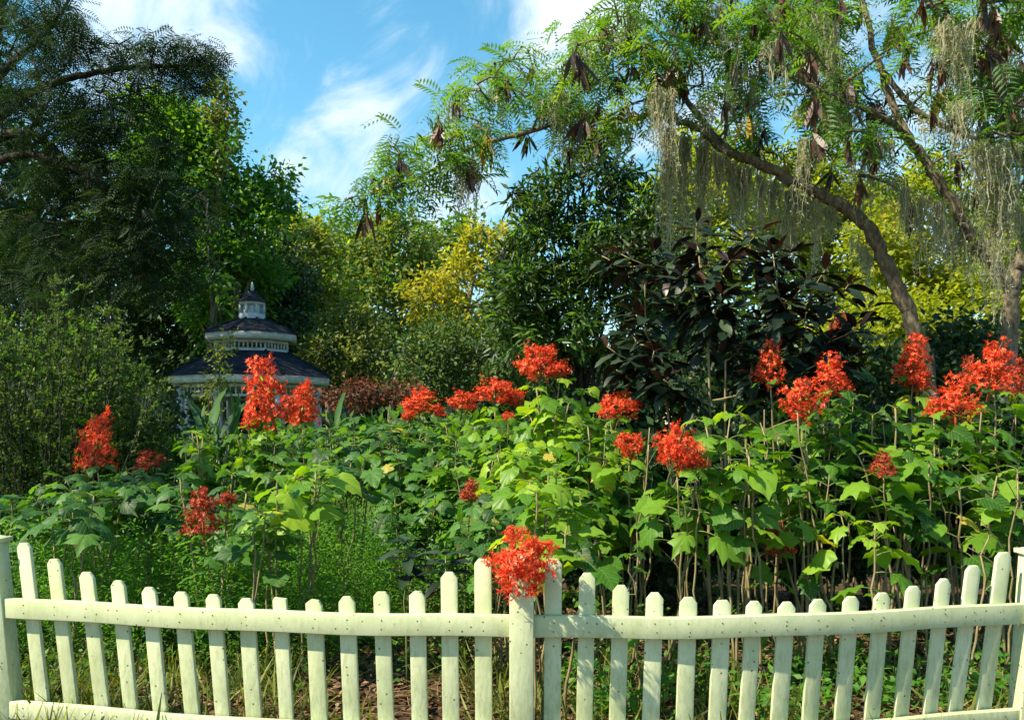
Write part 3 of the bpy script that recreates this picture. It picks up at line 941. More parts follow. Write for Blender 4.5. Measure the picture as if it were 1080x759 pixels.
# centre distance, left to right
tree('broadleaf_tree', 'olive-green rounded tree just right of and behind the gazebo', [(322, 300, 38, 62), (318, 258, 26, 34), (345, 345, 35, 50), (300, 340, 25, 60)], 30, 'olive', size=.20, cr=.5, per=26, mat2='lime')
tree('broadleaf_tree', 'bright green tree whose top shows against sky right of the gazebo cupola', [(350, 262, 42, 32), (318, 250, 28, 22), (385, 258, 28, 26), (340, 300, 40, 40)], 38, 'green', size=.24, cr=.6, per=24, mat2='lime')
tree('broadleaf_tree', 'mid-green domed tree with grey-olive shadows in the centre of the far row', [(405, 268, 40, 34), (432, 258, 34, 28), (395, 320, 30, 36), (428, 330, 34, 40), (375, 300, 20, 20), (450, 290, 18, 18), (410, 240, 12, 8)], 36, 'olive', size=.22, cr=.5, per=20, stray=.25, mat2='green')
tree('broadleaf_tree', 'dark green tree top between the domed tree and the golden tree', [(470, 258, 30, 26), (455, 300, 30, 40), (500, 252, 26, 22)], 40, 'green', size=.26, cr=.6, per=22, mat2='olive')
tree('golden_tree', 'golden-leaved tree at the middle of the far row', [(482, 290, 26, 22), (455, 318, 24, 18), (510, 262, 24, 16), (530, 300, 22, 30), (495, 335, 24, 20), (440, 300, 12, 10), (465, 345, 18, 16), (545, 255, 20, 14), (475, 375, 24, 20)], 26, 'gold', size=.16, cr=.32, per=20, mat2='lime', dens=.85, stray=.35)
tree('broadleaf_tree', 'dull olive low tree hung with moss below the domed tree', [(355, 375, 30, 34), (390, 365, 24, 34), (330, 390, 26, 30), (372, 335, 18, 16), (340, 345, 12, 12), (405, 395, 22, 26)], 24, 'olive', size=.12, cr=.28, per=20, mat2='dark', stray=.25)
tree('broadleaf_tree', 'dark olive low tree below the golden tree', [(440, 385, 26, 26), (470, 372, 22, 30), (505, 380, 30, 34), (545, 375, 30, 40), (455, 400, 30, 20), (525, 340, 16, 18)], 20, 'dusty', size=.115, cr=.26, per=20, mat2='dark', stray=.25)
tree('reddish_shrub', 'reddish-brown shrub low behind the flower bank right of the gazebo', [(365, 416, 30, 9), (400, 412, 26, 11), (430, 418, 20, 8)], 19, 'rust', size=.10, cr=.28, per=26, tr=.03, cat='shrub', group='shrubs behind the flowers')

# left side
tree('tall_tree', 'bright green tall tree catching the sun above the gazebo', [(185, 165, 50, 50), (225, 195, 48, 60), (160, 130, 40, 36), (255, 240, 44, 50), (285, 215, 24, 14), (215, 150, 30, 26), (240, 300, 50, 60), (196, 118, 22, 16), (130, 200, 40, 50), (290, 185, 12, 10), (270, 200, 20, 12)],
     24, 'vivid', size=.17, cr=.42, per=26, mat2='vivid', base_px=230, group='tall trees on the left')
tree('slender_tree', 'thin pale grey-green tree spire rising above the bright tall tree', [(232, 112, 11, 24), (234, 150, 14, 30), (228, 90, 7, 12), (240, 105, 5, 22)], 23, 'olive', 'KITE', size=.15, cr=.28, per=14, dens=.7, base_px=228, tr=.1, group='tall trees on the left')
tree('dark_tree', 'deep green shadowy tree mass directly behind the gazebo roof', [(200, 290, 70, 70), (260, 320, 55, 60), (150, 340, 70, 80), (290, 290, 30, 50), (110, 300, 60, 80), (230, 380, 70, 60), (310, 350, 20, 50), (40, 330, 70, 100)],
     27, 'dark', size=.17, cr=.42, per=26, base_px=180, bark='darkbark', group='tall trees on the left')


# trees added at and past the left view edge to shade the left bed and gazebo
tree('broadleaf_tree', 'tall leafy tree added out of view past the left fence end for shade', [(-900, -330, 330, 300), (-1100, -150, 300, 260), (-820, -80, 240, 240), (-900, 150, 260, 160)], 5.5, 'green', size=.14, cr=.4, per=26, group='tall trees on the left', dens=.38, base_px=-950)
tree('broadleaf_tree', 'dense dark tree added at the left edge behind the feathery dark tree to shade the gazebo', [(-70, 150, 110, 130), (-30, 300, 90, 110), (-120, 20, 100, 120), (10, 220, 60, 80)], 19, 'dark', size=.15, cr=.42, per=24, group='tall trees on the left', base_px=-90)

def clear_of(tips, limbs, rad=26):
    """Thin the twigs that would hang right in front of the big limbs."""
    pr = lambda q: np.stack([q[:, 0] / q[:, 1], q[:, 2] / q[:, 1] - CH / q[:, 1]], -1) * F
    L2 = np.vstack([spline(l[0], 60) for l in limbs])
    d = np.linalg.norm(pr(tips)[:, None] - pr(L2)[None], axis=2)
    j = d.argmin(1)
    return tips[~((d.min(1) < rad) & (tips[:, 1] < L2[j, 1] + .1))]


def limb_tree(name, label, limbs, tips, mat, T, fsize, per, bark, tipspread=.16, pods=0, group=None, twig=.012, hang=.35, mat2=None, base=None):
    """Tree with drawn limbs [(points, r0, r1)] and feathery sprays on twigs ending at tips."""
    b0 = np.array(limbs[0][0][0]) if base is None else np.array(base)
    t = thing(name, (b0[0], b0[1], 0), label, 'tree', group)
    s = Soup()
    allp = []
    for pts, r0, r1 in limbs:
        p = spline(pts, 8 * len(pts))
        p[1:-1] += rng.normal(size=(len(p) - 2, 3)) * r0 * .10
        s.tube(p, np.linspace(r0, r1, len(p)) * (1 + .08 * np.sin(np.arange(len(p)) * 1.3)), 10)
        allp.append(p)
    allp = np.vstack(allp)
    nodes = allp.copy()
    order = np.argsort([np.min(np.linalg.norm(allp - q, axis=1)) for q in tips])
    for i in order:
        q = tips[i]
        d = np.linalg.norm(nodes - q, axis=1) + np.maximum(0, nodes[:, 2] - q[2]) * .3
        j = int(np.argmin(d))
        if d[j] < .02: continue
        L = np.linalg.norm(nodes[j] - q)
        path = bez(nodes[j], q, L * .12, 6, L * .02)
        s.tube(path, np.linspace(min(.03, twig * (1 + L)), twig * .3, 6), 4, cap=False)
        nodes = np.vstack([nodes, path[2:]])
    s.build('trunk', M[bark], t)
    n = len(tips)
    pos = np.repeat(tips, per, axis=0) + rng.normal(size=(n * per, 3)) * tipspread * .6
    m = len(pos)
    dirv = rng.normal(size=(m, 3)); dirv[:, 2] = dirv[:, 2] * .35 - hang
    nn = nrm(np.array([0, 0, 1.0]) + rng.normal(size=(m, 3)) * .35)
    rr = np.clip(np.repeat(rng.random(n), per) * .65 + rng.random(m) * .35, 0, .97)
    S = fsize * rng.uniform(.7, 1.25, m)
    if mat2:
        k = np.repeat(rng.random(n) < .4, per)
        a = Soup(); a.leaves(T, pos[~k], basis(dirv[~k], nn[~k]), S[~k], rr[~k]); a.build('crown', M[mat], t, smooth=False)
        a = Soup(); a.leaves(T, pos[k], basis(dirv[k], nn[k]), S[k], rr[k]); a.build('young_growth', M[mat2], t, smooth=False)
    else:
        a = Soup(); a.leaves(T, pos, basis(dirv, nn), S, rr); a.build('crown', M[mat], t, smooth=False)
    return t


def region_tips(blobs, dens, Ylo, Yhi):
    """blobs (px,py,rx,ry): random twig ends inside, at depths between Ylo and Yhi."""
    out = []
    for (x, y, rx, ry) in blobs:
        n = int(dens * rx * ry / 1000 * pi)
        a = rng.uniform(0, 2 * pi, n); r = np.sqrt(rng.random(n))
        for i in range(n):
            out.append(P(x + rx * r[i] * cos(a[i]), y + ry * r[i] * sin(a[i]), rng.uniform(Ylo, Yhi)))
    return np.array(out)


# big dark tree, far left
lt_limbs = [([(-6.9, 12, 0), P(-40, 330, 12), P(-35, 220, 12), P(-20, 100, 12.2), P(10, -40, 12.4)], .26, .10),
            ([P(-38, 175, 12), P(0, 145, 12), P(30, 142, 12), P(58, 158, 12.2), P(85, 185, 12.4)], .085, .03),
            ([P(-36, 190, 12), P(5, 168, 11.7), P(40, 165, 11.5), P(100, 190, 11.3), P(150, 230, 11.2)], .07, .02),
            ([P(-30, 150, 12), P(40, 95, 12), P(110, 75, 12), P(170, 70, 12), P(225, 70, 12)], .07, .012),
            ([P(-20, 100, 12), P(20, 60, 12), P(60, 20, 12.3), P(85, -20, 12.3)], .06, .015),
            ([P(30, 142, 12), P(45, 110, 12), P(35, 60, 12)], .04, .012)]
lt_tips = np.vstack([region_tips([(20, 40, 70, 60), (60, 25, 35, 30), (95, 95, 70, 45), (40, 150, 80, 60), (120, 160, 70, 55), (90, 220, 90, 60), (170, 230, 60, 50), (40, 290, 80, 60), (150, 280, 70, 50)], 6.2, 10.8, 13),
                     region_tips([(190, 60, 38, 22), (215, 80, 18, 22), (150, 55, 30, 18), (180, 85, 30, 14), (228, 60, 8, 12)], 10, 11.6, 12.4)])
limb_tree('feathery_dark_tree', 'large dark feathery-leaved tree filling the upper left corner', lt_limbs, lt_tips, 'frond_dark', FROND, .27, 8, 'darkbark', .13, group='tall trees on the left')

# left shrub with upright feathery sprays
def feather_shrub():
    root = P(80, 450, 9.5); root[2] = 0
    t = thing('feathery_shrub', root, 'large feathery shrub with upright yellow-green sprays left of the gazebo', 'shrub')
    s, a, a2 = Soup(), Soup(), Soup()
    for i in range(190):
        u = rng.random()
        tx = rng.uniform(-50, 190)
        top = np.interp(tx, [-50, 0, 40, 70, 110, 150, 190], [320, 312, 282, 275, 290, 330, 420]) + abs(rng.normal()) * 38 + (35 if i % 3 else 0) + (60 if i % 4 == 0 else 0)
        Yb = rng.uniform(8.6, 10.6)
        tip = P(tx, top, Yb)
        b = root + [(tip[0] - root[0]) * .55 + rng.normal() * .1, Yb - 9.5, 0]
        p = bez(b, tip, 0, 14, .015, mid=(b + tip) / 2 + [(b[0] - tip[0]) * -.05, 0, .25])
        s.tube(p, np.linspace(.014, .003, 14), 4, cap=False)
        # short side twigs with tiny leaves
        m = 34
        tt = rng.uniform(.25, 1, m)
        bp = np.array([p[int(q * 13)] for q in tt])
        sd = nrm(rng.normal(size=(m, 3)) * [1, 1, .35] + [0, 0, .9])
        ln = rng.uniform(.08, .24, m) * (1.2 - tt * .5)
        k = 15
        w_ = np.linspace(.1, 1, k)
        pos = (bp[:, None] + sd[:, None] * (ln[:, None] * w_)[:, :, None]).reshape(-1, 3)
        d = nrm(np.repeat(sd, k, 0) + rng.normal(size=(m * k, 3)) * .7)
        rr = np.clip(np.repeat(rng.random(m), k) * .6 + rng.random(m * k) * .35, 0, .95)
        (a if i % 5 else a2).leaves(TWO, pos, basis(d, rng.normal(size=(m * k, 3)) + UP), rng.uniform(.022, .05, m * k), rr)
    s.build('stems', M['darkbark'], t); a.build('foliage', M['dusty'], t, smooth=False); a2.build('bright_sprays', M['green'], t, smooth=False)


feather_shrub()
tree('shrub', 'dark low shrub behind the feathery shrub at the left edge', [(20, 440, 60, 60), (90, 430, 60, 60), (150, 440, 40, 45)], 12, 'dark', size=.09, cr=.24, per=26, group='shrubs behind the flowers', cat='shrub', tr=.05, bark='darkbark')

# willow-leaved dark tree, centre
tree('narrow_leaved_tree', 'dark narrow-leaved tree in the centre behind the maroon shrub',
     [(590, 260, 34, 40), (555, 300, 26, 36), (640, 235, 34, 42), (620, 315, 50, 56), (585, 355, 40, 40), (560, 235, 22, 24), (660, 290, 40, 50), (545, 345, 22, 34), (690, 340, 40, 46), (600, 205, 22, 22), (640, 185, 22, 22),
      (680, 230, 22, 30), (570, 190, 14, 16), (535, 270, 14, 16), (700, 270, 22, 30), (615, 160, 12, 14), (530, 310, 12, 16), (665, 175, 14, 16), (545, 205, 10, 10)],
     11, 'willow', 'NARROW', size=.14, cr=.16, per=18, dens=.62, base_px=610, bark='darkbark', stray=.4, inner=.3, tr=.08, mat2='green', group='trees of the middle distance')

# right backdrop
G3 = 'sunlit trees behind the mossy limbs'
tree('sunlit_tree', 'yellow-green sunlit tree seen through the moss right of the maroon shrub top', [(740, 200, 42, 45), (760, 230, 45, 60), (700, 220, 30, 50), (720, 290, 50, 60), (770, 165, 30, 26), (725, 160, 20, 20)], 19, 'lime', size=.13, cr=.34, per=26, group=G3)
tree('sunlit_tree', 'bright yellow-green tree between the two big leaning trunks', [(1000, 270, 45, 50), (960, 225, 40, 45), (985, 185, 30, 22), (925, 260, 30, 40), (940, 310, 40, 40), (1010, 330, 55, 50), (1040, 220, 40, 30), (980, 350, 40, 40)], 17, 'lime', size=.12, cr=.32, per=26, group=G3, mat2='gold')
tree('sunlit_tree', 'golden-green tree behind the left leaning trunk', [(850, 220, 48, 50), (890, 250, 45, 60), (820, 180, 26, 24), (870, 165, 26, 20), (870, 330, 50, 50), (820, 270, 45, 55), (910, 215, 30, 26)], 20, 'lime', size=.14, cr=.36, per=26, group=G3, mat2='olive')
tree('sunlit_tree', 'light green tree at the right edge behind the forked trunk', [(1090, 250, 45, 60), (1075, 330, 45, 55), (1120, 290, 50, 80), (1060, 270, 24, 40)], 15, 'lime', size=.11, cr=.3, per=28, group=G3, mat2='green')
tree('sunlit_tree', 'mid-green low tree at the foot of the left leaning trunk', [(905, 350, 50, 34), (850, 360, 40, 40), (960, 345, 50, 40)], 14, 'lime', size=.10, cr=.27, per=28, group=G3, mat2='gold', tr=.07)
tree('shrub', 'dark leafy shrub behind the red flowers at the foot of the forked trunk', [(1020, 385, 50, 34), (1070, 370, 40, 36), (970, 395, 45, 30), (1000, 350, 25, 18)], 9.3, 'dark', size=.085, cr=.2, per=30, cat='shrub', tr=.04, group='shrubs behind the flowers')
tree('shrub', 'dark leafy shrub right behind the maroon shrub', [(880, 400, 50, 40), (830, 390, 45, 40), (920, 380, 30, 26), (780, 380, 50, 50), (720, 385, 50, 45)], 9.0, 'dark', size=.085, cr=.2, per=30, cat='shrub', tr=.04, group='shrubs behind the flowers')

# the big spreading podded tree on the right
Yt = 9.0
rt_limbs = [
    ([(P(985, 450, 8.8)[0], 8.8, 0), P(982, 420, 8.8), P(965, 350, 8.8), P(940, 290, 8.8), P(915, 240, 8.8), P(885, 215, 8.8), P(845, 195, 8.8), P(800, 172, 8.8), P(765, 158, 8.8), P(738, 135, 8.8), P(708, 127, 8.8)], .095, .032),
    ([P(708, 127, 8.8), P(690, 120, 8.8), P(655, 128, 8.7), P(620, 122, 8.7), P(570, 110, 8.6), P(530, 85, 8.6)], .035, .010),
    ([P(610, 121, 8.7), P(555, 140, 8.5), P(500, 155, 8.4), P(455, 180, 8.3), P(415, 200, 8.2), P(372, 208, 8.1)], .028, .006),
    ([P(845, 195, 8.8), P(870, 130, 9), P(880, 60, 9.2), P(870, -30, 9.3)], .06, .03),
    ([P(765, 158, 8.8), P(720, 100, 9), P(690, 50, 9), P(660, 15, 9)], .04, .012),
    ([P(885, 60, 9.2), P(810, 35, 9.2), P(750, -10, 9.3)], .035, .012),
]
rt2_limbs = [
    ([(P(1062, 450, 8.2)[0], 8.2, 0), P(1062, 400, 8.2), P(1066, 330, 8.2), P(1062, 298, 8.2), P(1035, 262, 8.2), P(1005, 215, 8.3), P(975, 170, 8.4), P(945, 120, 8.5), P(925, 60, 8.6), P(900, -30, 8.8)], .09, .026),
    ([P(1064, 305, 8.2), P(1080, 265, 8.2), P(1100, 200, 8.2), P(1115, 80, 8.2), P(1110, -40, 8.2)], .08, .04),
    ([P(930, 75, 8.5), P(965, 115, 8.3), P(1010, 140, 8.2), P(1060, 152, 8.0), P(1110, 165, 7.9)], .03, .012),
    ([P(968, 160, 8.4), P(940, 130, 8.2), P(890, 105, 8.0), P(840, 85, 7.9), P(800, 70, 7.8)], .04, .01),
    ([P(1103, 180, 8.2), P(1050, 90, 8.0), P(1000, 30, 7.8), P(960, -20, 7.7)], .04, .012),
    ([P(1040, 268, 8.2), P(1048, 230, 8.3), P(1030, 180, 8.4)], .02, .008),
]
rt_tips = np.vstack([
    region_tips([(500, 85, 36, 26), (560, 85, 50, 38), (480, 110, 22, 30), (610, 75, 50, 42), (660, 65, 55, 50), (720, 60, 55, 60), (780, 60, 55, 65), (700, -10, 60, 40), (780, -10, 70, 50), (850, 40, 60, 70), (520, 135, 40, 22), (600, 128, 50, 22), (660, 125, 60, 24), (540, 60, 24, 14), (640, 15, 30, 16)], 3.2, 7.9, 9.6),
    region_tips([(460, 145, 30, 12), (420, 165, 26, 14), (400, 195, 26, 14), (440, 195, 24, 14), (375, 215, 14, 14), (480, 165, 20, 18), (430, 150, 12, 10)], 7.5, 8.0, 8.5),
    region_tips([(780, 130, 60, 26), (840, 135, 50, 40), (760, 150, 40, 16)], 1.6, 8.9, 9.9)])
rt2_tips = np.vstack([
    region_tips([(900, 60, 60, 60), (960, 50, 60, 60), (1020, 50, 60, 60), (1070, 60, 50, 70), (900, -20, 80, 40), (1020, -20, 90, 40), (960, 120, 60, 40), (1040, 130, 60, 45), (900, 130, 50, 35), (1075, 190, 30, 40), (840, 20, 50, 50)], 2.3, 6.9, 9.2),
    region_tips([(930, 185, 60, 24), (1000, 200, 50, 20), (1050, 200, 40, 24), (870, 160, 40, 20)], 1.6, 7.6, 9.2)])
rt_tips = clear_of(rt_tips, rt_limbs[:1]); rt2_tips = clear_of(clear_of(rt2_tips, rt_limbs[:1], 34), rt2_limbs[:1], 22)
GT = 'spreading podded trees on the right'
podt = limb_tree('mimosa_tree', 'big leaning tree with long mossy limb reaching left, hung with brown pods', rt_limbs, rt_tips, 'frond', FROND2, .28, 5, 'bark', .12, group=GT, mat2='green', hang=.25)
podt2 = limb_tree('mimosa_tree', 'fork-trunked feathery tree at the right edge, hung with tan pods', rt2_limbs, rt2_tips, 'frond', FROND2, .27, 5, 'bark', .12, group=GT, mat2='green', hang=.25)


def pods():
    meshes = []
    T = t_lance(.19, 4, .04, .0, .01)
    for v in range(4):
        s = Soup()
        k = 7
        d = nrm(rng.normal(size=(k, 3)) * .22 + [0, 0, -1])
        s.leaves(T, rng.normal(size=(k, 3)) * .012, basis(d, rng.normal(size=(k, 3))), rng.uniform(.12, .2, k), np.clip(rng.random(k) * .5 + v * .15, 0, .95) if v < 3 else np.full(k, .99))
        s.tube([(0, 0, .05), (0, 0, 0)], .004, 4)
        o = s.build('pod_cluster', M['pod'], origin=(0, 0, 0))
        meshes.append(o.data)
        bpy.data.objects.remove(o)
    for t, tips, n in ((podt, rt_tips, 100), (podt2, rt2_tips, 100)):
        ix = rng.permutation(len(tips))[:n]
        for i in ix:
            o = bpy.data.objects.new('pod_cluster', meshes[3 if rng.random() < .05 else rng.integers(3)])
            COL.objects.link(o); o.parent = t
            q = tips[i] + [0, -.05, -.08]
            o.location = tuple(q - np.array(t.location)); o.rotation_euler = (rng.normal() * .1, rng.normal() * .1, rng.uniform(0, 6))
            s_ = rng.uniform(1.0, 1.6); o.scale = (s_, s_, s_)


pods()

# Spanish moss
for a in [
    (705, 128, 745, 142, 8.75, 1.35, 260, 'wide grey moss curtain under the bend of the long leaning limb'),
    (745, 145, 790, 170, 8.7, 1.15, 260, 'thick moss curtain directly above the maroon shrub top'),
    (792, 170, 838, 192, 8.7, 1.0, 260, 'thick moss curtain midway along the long leaning limb'),
    (838, 192, 885, 212, 8.75, .85, 220, 'moss curtain near the elbow of the long leaning limb'),
    (690, 80, 712, 86, 7.8, .95, 110, 'narrow moss hank above the bend of the long limb'),
    (640, 122, 665, 128, 8.6, .55, 90, 'small moss tuft on the thin part of the long limb'),
    (605, 118, 625, 121, 8.6, .45, 70, 'short moss tuft nearest the middle of the long limb'),
    (480, 158, 500, 156, 8.2, .6, 80, 'pale moss beard on the low drooping branch'),
    (855, -5, 885, 5, 7.6, .9, 110, 'long moss beard high in the left podded tree'),
    (880, 100, 905, 108, 8.0, .8, 90, 'moss beard halfway up the upright limb'),
    (920, 130, 945, 140, 8.4, .9, 130, 'moss beard under the crossing branch right of centre'),
    (960, 190, 1000, 205, 7.6, .8, 150, 'pale moss curtain between the two leaning trunks'),
    (1005, 222, 1035, 250, 8.15, .65, 110, 'short moss fringe on the left arm of the forked trunk'),
    (1040, 140, 1072, 148, 7.2, 1.35, 180, 'long moss beard at the right edge above the fork'),
    (1000, 10, 1030, 20, 6.9, .7, 110, 'moss beard near the top right of the canopy'),
    (905, 240, 925, 262, 8.75, .5, 80, 'moss fringe on the lower bend of the leaning trunk'),
    (775, 60, 800, 66, 8.3, .7, 100, 'moss hank in the leafy crown above the long limb'),
    (1070, 60, 1090, 60, 8.0, .9, 110, 'moss beard on the upright right limb near the corner'),
    (655, 25, 672, 30, 9.0, .55, 70, 'moss tuft at the upper left edge of the crown'),
]:
    moss(a[0], a[1], a[2], a[3], a[4], a[5], a[6], a[7], spread=.07)
moss(82, 165, 96, 170, 11.3, .75, 110, 'pale moss streamers hanging in the dark left tree', spread=.05)
moss(-10, 385, 50, 420, 8.8, .6, 34, 'grey moss on the feathery shrub at the left edge', spread=.1)
moss(100, 385, 160, 425, 8.8, .5, 26, 'grey moss on the feathery shrub near the gazebo', spread=.1)


tree('shrub', 'wispy leafy shrub growing up in front of the left half of the gazebo', [(230, 388, 9, 26), (238, 360, 4, 12), (226, 420, 12, 18)], 14, 'olive', size=.07, cr=.15, per=9, cat='shrub', tr=.02, group='shrubs behind the flowers', dens=.8)

for q in np.vstack([rt_tips[rng.permutation(len(rt_tips))[:22]], rt2_tips[rng.permutation(len(rt2_tips))[:30]]]):
    px, py = CX + q[0] / q[1] * F, HY - (q[2] - CH) / q[1] * F
    moss(px - 9, py, px + 9, py + 2, q[1] - .1, rng.uniform(.3, .85), 36, 'small wisp of pale moss hanging among the feathery leaves of the right-hand trees', spread=.04)

# ================================================================ FLOWER BED
def flower_mesh(kind, seed, mat):
    """kind 'ball' or 'spire'; about 1 unit across."""
    q = np.random.default_rng(seed)
    s, st = Soup(), Soup()
    cen, out = [], []
    if kind == 'ball':
        for i in range(48):
            d = nrm(q.normal(size=3) + [0, 0, .35]); r = q.uniform(.22, .46)
            cen.append(d * r * [1, 1, .9] * (1 + .25 * q.normal() * .5)); out.append(d)
    else:
        for k in range(7):
            z = -.38 + k * .14; r = .45 * (1 - k / 8.5) * (1 if k % 2 else .86)
            for j in range(max(3, 9 - k)):
                a = 2 * pi * j / max(3, 9 - k) + k * .7 + q.normal() * .15
                if q.random() < .14: continue
                r2 = r * q.uniform(.6, 1.15)
                cen.append(np.array([r2 * cos(a), r2 * sin(a), z + q.normal() * .055]))
                out.append(nrm([cos(a), sin(a), .35]))
    cen, out = np.array(cen), np.array(out)
    for c in cen:
        a = np.array([0, 0, np.clip(c[2] - .25, -.5, .2)])
        st.tube(bez(a, c * .9, .02, 4), np.linspace(.012, .006, 4), 4, cap=False)
    st.tube([(0, 0, -.75), (0, 0, -.3), (0, 0, .15)], [.03, .022, .012], 5)
    m = len(cen); per = 10
    md = nrm(q.normal(size=(14, 3)) + [0, 0, .2])
    s.slot = 1; s.leaves(t_lance(.3, 3, .2), md * q.uniform(.05, .3, 14)[:, None], basis(md, q.normal(size=(14, 3))), q.uniform(.08, .16, 14), np.full(14, .9)); s.slot = 0
    off = q.normal(size=(m, per, 3)) * .060
    pos = (cen[:, None] + off).reshape(-1, 3)
    ax = nrm(np.repeat(out, per, 0) + q.normal(size=(m * per, 3)) * .45)
    # five petals in a star, slightly reflexed, and three long stamens
    ref = nrm(np.cross(ax, q.normal(size=ax.shape)))
    ref2 = np.cross(ax, ref)
    P5 = t_two(.55)
    for j in range(5):
        th = 2 * pi * j / 5
        d = nrm(ref * cos(th) + ref2 * sin(th) + ax * .25)
        s.leaves(P5, pos, basis(d, ax), q.uniform(.042, .07, len(pos)), np.clip(q.random(len(pos)) * .9 + .03, 0, .95))
    for j in range(2):
        d = nrm(ax + q.normal(size=ax.shape) * .25)
        s.leaves(t_two(.07), pos, basis(d, q.normal(size=ax.shape)), .10, np.full(len(pos), .5))
    fo = s.build('flower_head', [mat, M['pagoda_sun']], origin=(0, 0, 0), smooth=False)
    so = st.build('flower_stalk', M['greenstem'] if kind == 'ball' else M['redstem'], origin=(0, 0, 0))
    r = (fo.data, so.data)
    bpy.data.objects.remove(fo); bpy.data.objects.remove(so)
    return r


HEADS = {}
for i in range(3):
    HEADS['ball', i] = flower_mesh('ball', 40 + i, M['flower'])
    HEADS['spire', i] = flower_mesh('spire', 60 + i, M['flower'])
HEADS['dull', 0] = flower_mesh('spire', 71, M['flower_shade'])
HEADS['dull', 1] = flower_mesh('ball', 72, M['flower_shade'])
HEADS['dull', 2] = flower_mesh('spire', 73, M['flower_shade'])


def plant(label, px, Y, stems, heads=(), mat='pagoda', lsize=.21, name='pagoda_flower_plant', root_dx=0, group='broad-leaved pagoda flower plants', pairs=6, gap=.085,
          templates=None, smat='stem', low=.35, cat='flowering plant', bare=False):
    """stems: (px,py,dY) tips; heads: (px,py,dY,width_px,height_px,kind)."""
    templates = templates or BROAD
    lsize *= .84; gap *= .82; pairs = int(pairs * 1.25 + .5)
    X0 = (px - CX) / F * Y
    root = np.array([X0 + root_dx, Y, 0.0])
    t = thing(name, root, label, cat, group)
    lv = Soup()
    hd = [(h, P(h[0], h[1], Y + h[2])) for h in heads]
    tips = [(P(a, b, Y + c), None) for a, b, c in stems] + [(p + [.04, .16, -.02] if bare else p - [0, 0, h[4] * (Y + h[2]) / F * .55], (h, p)) for h, p in hd]
    for tip, h in tips:
        b = root + [rng.normal() * .07 + (tip[0] - root[0]) * .25, rng.normal() * .07 + (tip[1] - root[1]) * .3, -.02]
        n = 12
        L = np.linalg.norm(tip - b)
        p = bez(b, tip, 0, n, .008, mid=(b + tip) / 2 + [(b[0] - tip[0]) * .18, 0, L * .06])
        st = Soup()
        st.tube(p, np.linspace(.009, .005, n) * rng.uniform(.75, 1.2), 6)
        st.build('stem', M[smat], t)
        # opposite pairs of long-stalked leaves down the stem
        k = 0
        dist = .0
        ang = rng.uniform(0, pi)
        while not (bare and h) and k < pairs and dist < L * (1 - low):
            q = p[int(np.clip((1 - dist / L) * (n - 1), 0, n - 1))]
            sz = lsize * np.interp(k, [0, 1, 2, 4, 9], [.55, .8, 1.0, 1.05, .8])
            for s_ in (0, pi) if k else (0, pi * .66, pi * 1.33):
                if rng.random() < (.2 if px < 600 else .38) and k: continue
                a = ang + s_ + rng.normal() * .3
                hz = np.array([cos(a), sin(a), 0])
                pl = sz * rng.uniform(.45, .85)
                e = q + hz * pl + np.array([0, 0, pl * rng.uniform(.15, .55) if k < 3 else pl * rng.uniform(-.3, .3)])
                lv.slot = 1; lv.tube(bez(q, e, pl * .15, 4), np.linspace(.004, .0025, 4), 4, cap=False); lv.slot = 0
                d = nrm(hz + rng.normal(size=3) * .18 + np.array([0, 0, -rng.uniform(-.12, .34) - .025 * k]))
                nn = nrm(UP * 1.15 + hz * .3 + rng.normal(size=3) * .36 + np.array([0, -.12, 0]))
                T = templates[rng.integers(len(templates))]
                lv.leaves(T, e[None], basis(d[None], nn[None]), [sz * rng.uniform(.8, 1.15)], [rng.random()], [rng.uniform(.85, 1.1)])
            ang += pi / 2 + rng.normal() * .25
            dist += gap * rng.uniform(.8, 1.25) * (1 if k else .6)
            k += 1
        if h:
            hh, pp = h
            Yh = Y + hh[2]
            sc = np.array([hh[3], hh[3], hh[4]]) * Yh / F
            v = int(rng.integers(3))
            md, sd = HEADS[hh[5], v]
            lo = bpy.data.objects.new('flower_head', md); COL.objects.link(lo); lo.parent = t
            lo.location = tuple(pp - root); lo.scale = tuple(sc * 1.02); rz = rng.uniform(0, 6); lo.rotation_euler = (rng.normal() * .12, rng.normal() * .12, rz)
            if bare: continue
            so = bpy.data.objects.new('flower_stalk', sd); COL.objects.link(so); so.parent = lo
    if lv.n:
        lv.build('foliage', [M[mat], M['greenstem']], t)
    return t


S_, B_, D_ = 'spire', 'ball', 'dull'
# --- plants in flower (left to right)
plant('pagoda plant with one tall red spire in front of the feathery shrub', 103, 7.0, [(70, 505, .1), (140, 500, -.2), (120, 505, -.3)], [(103, 463, 0, 42, 58, S_)], 'pagoda_shade', .22, pairs=4)
plant('pagoda plant with small dull rusty flower right of the left spire', 155, 7.4, [(185, 500, 0), (130, 510, 0), (160, 505, -.3)], [(155, 485, 0, 36, 18, D_)], 'pagoda_shade', .20)
plant('pagoda plant with low dim orange-red cluster left of centre over the fence', 225, 5.6, [(260, 520, .1), (190, 505, .2), (245, 500, .3)], [(214, 540, -.2, 44, 46, D_), (240, 528, -.1, 20, 22, D_)], 'pagoda_shade', .18, pairs=3)
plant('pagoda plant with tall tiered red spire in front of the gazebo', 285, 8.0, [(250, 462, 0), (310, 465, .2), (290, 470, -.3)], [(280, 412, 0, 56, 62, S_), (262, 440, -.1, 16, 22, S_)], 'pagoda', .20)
plant('pagoda plant with smaller red spire overlapping the gazebo right corner', 325, 8.8, [(345, 455, 0), (300, 460, .2), (335, 468, -.3)], [(320, 424, 0, 36, 44, S_)], 'pagoda_shade', .20)
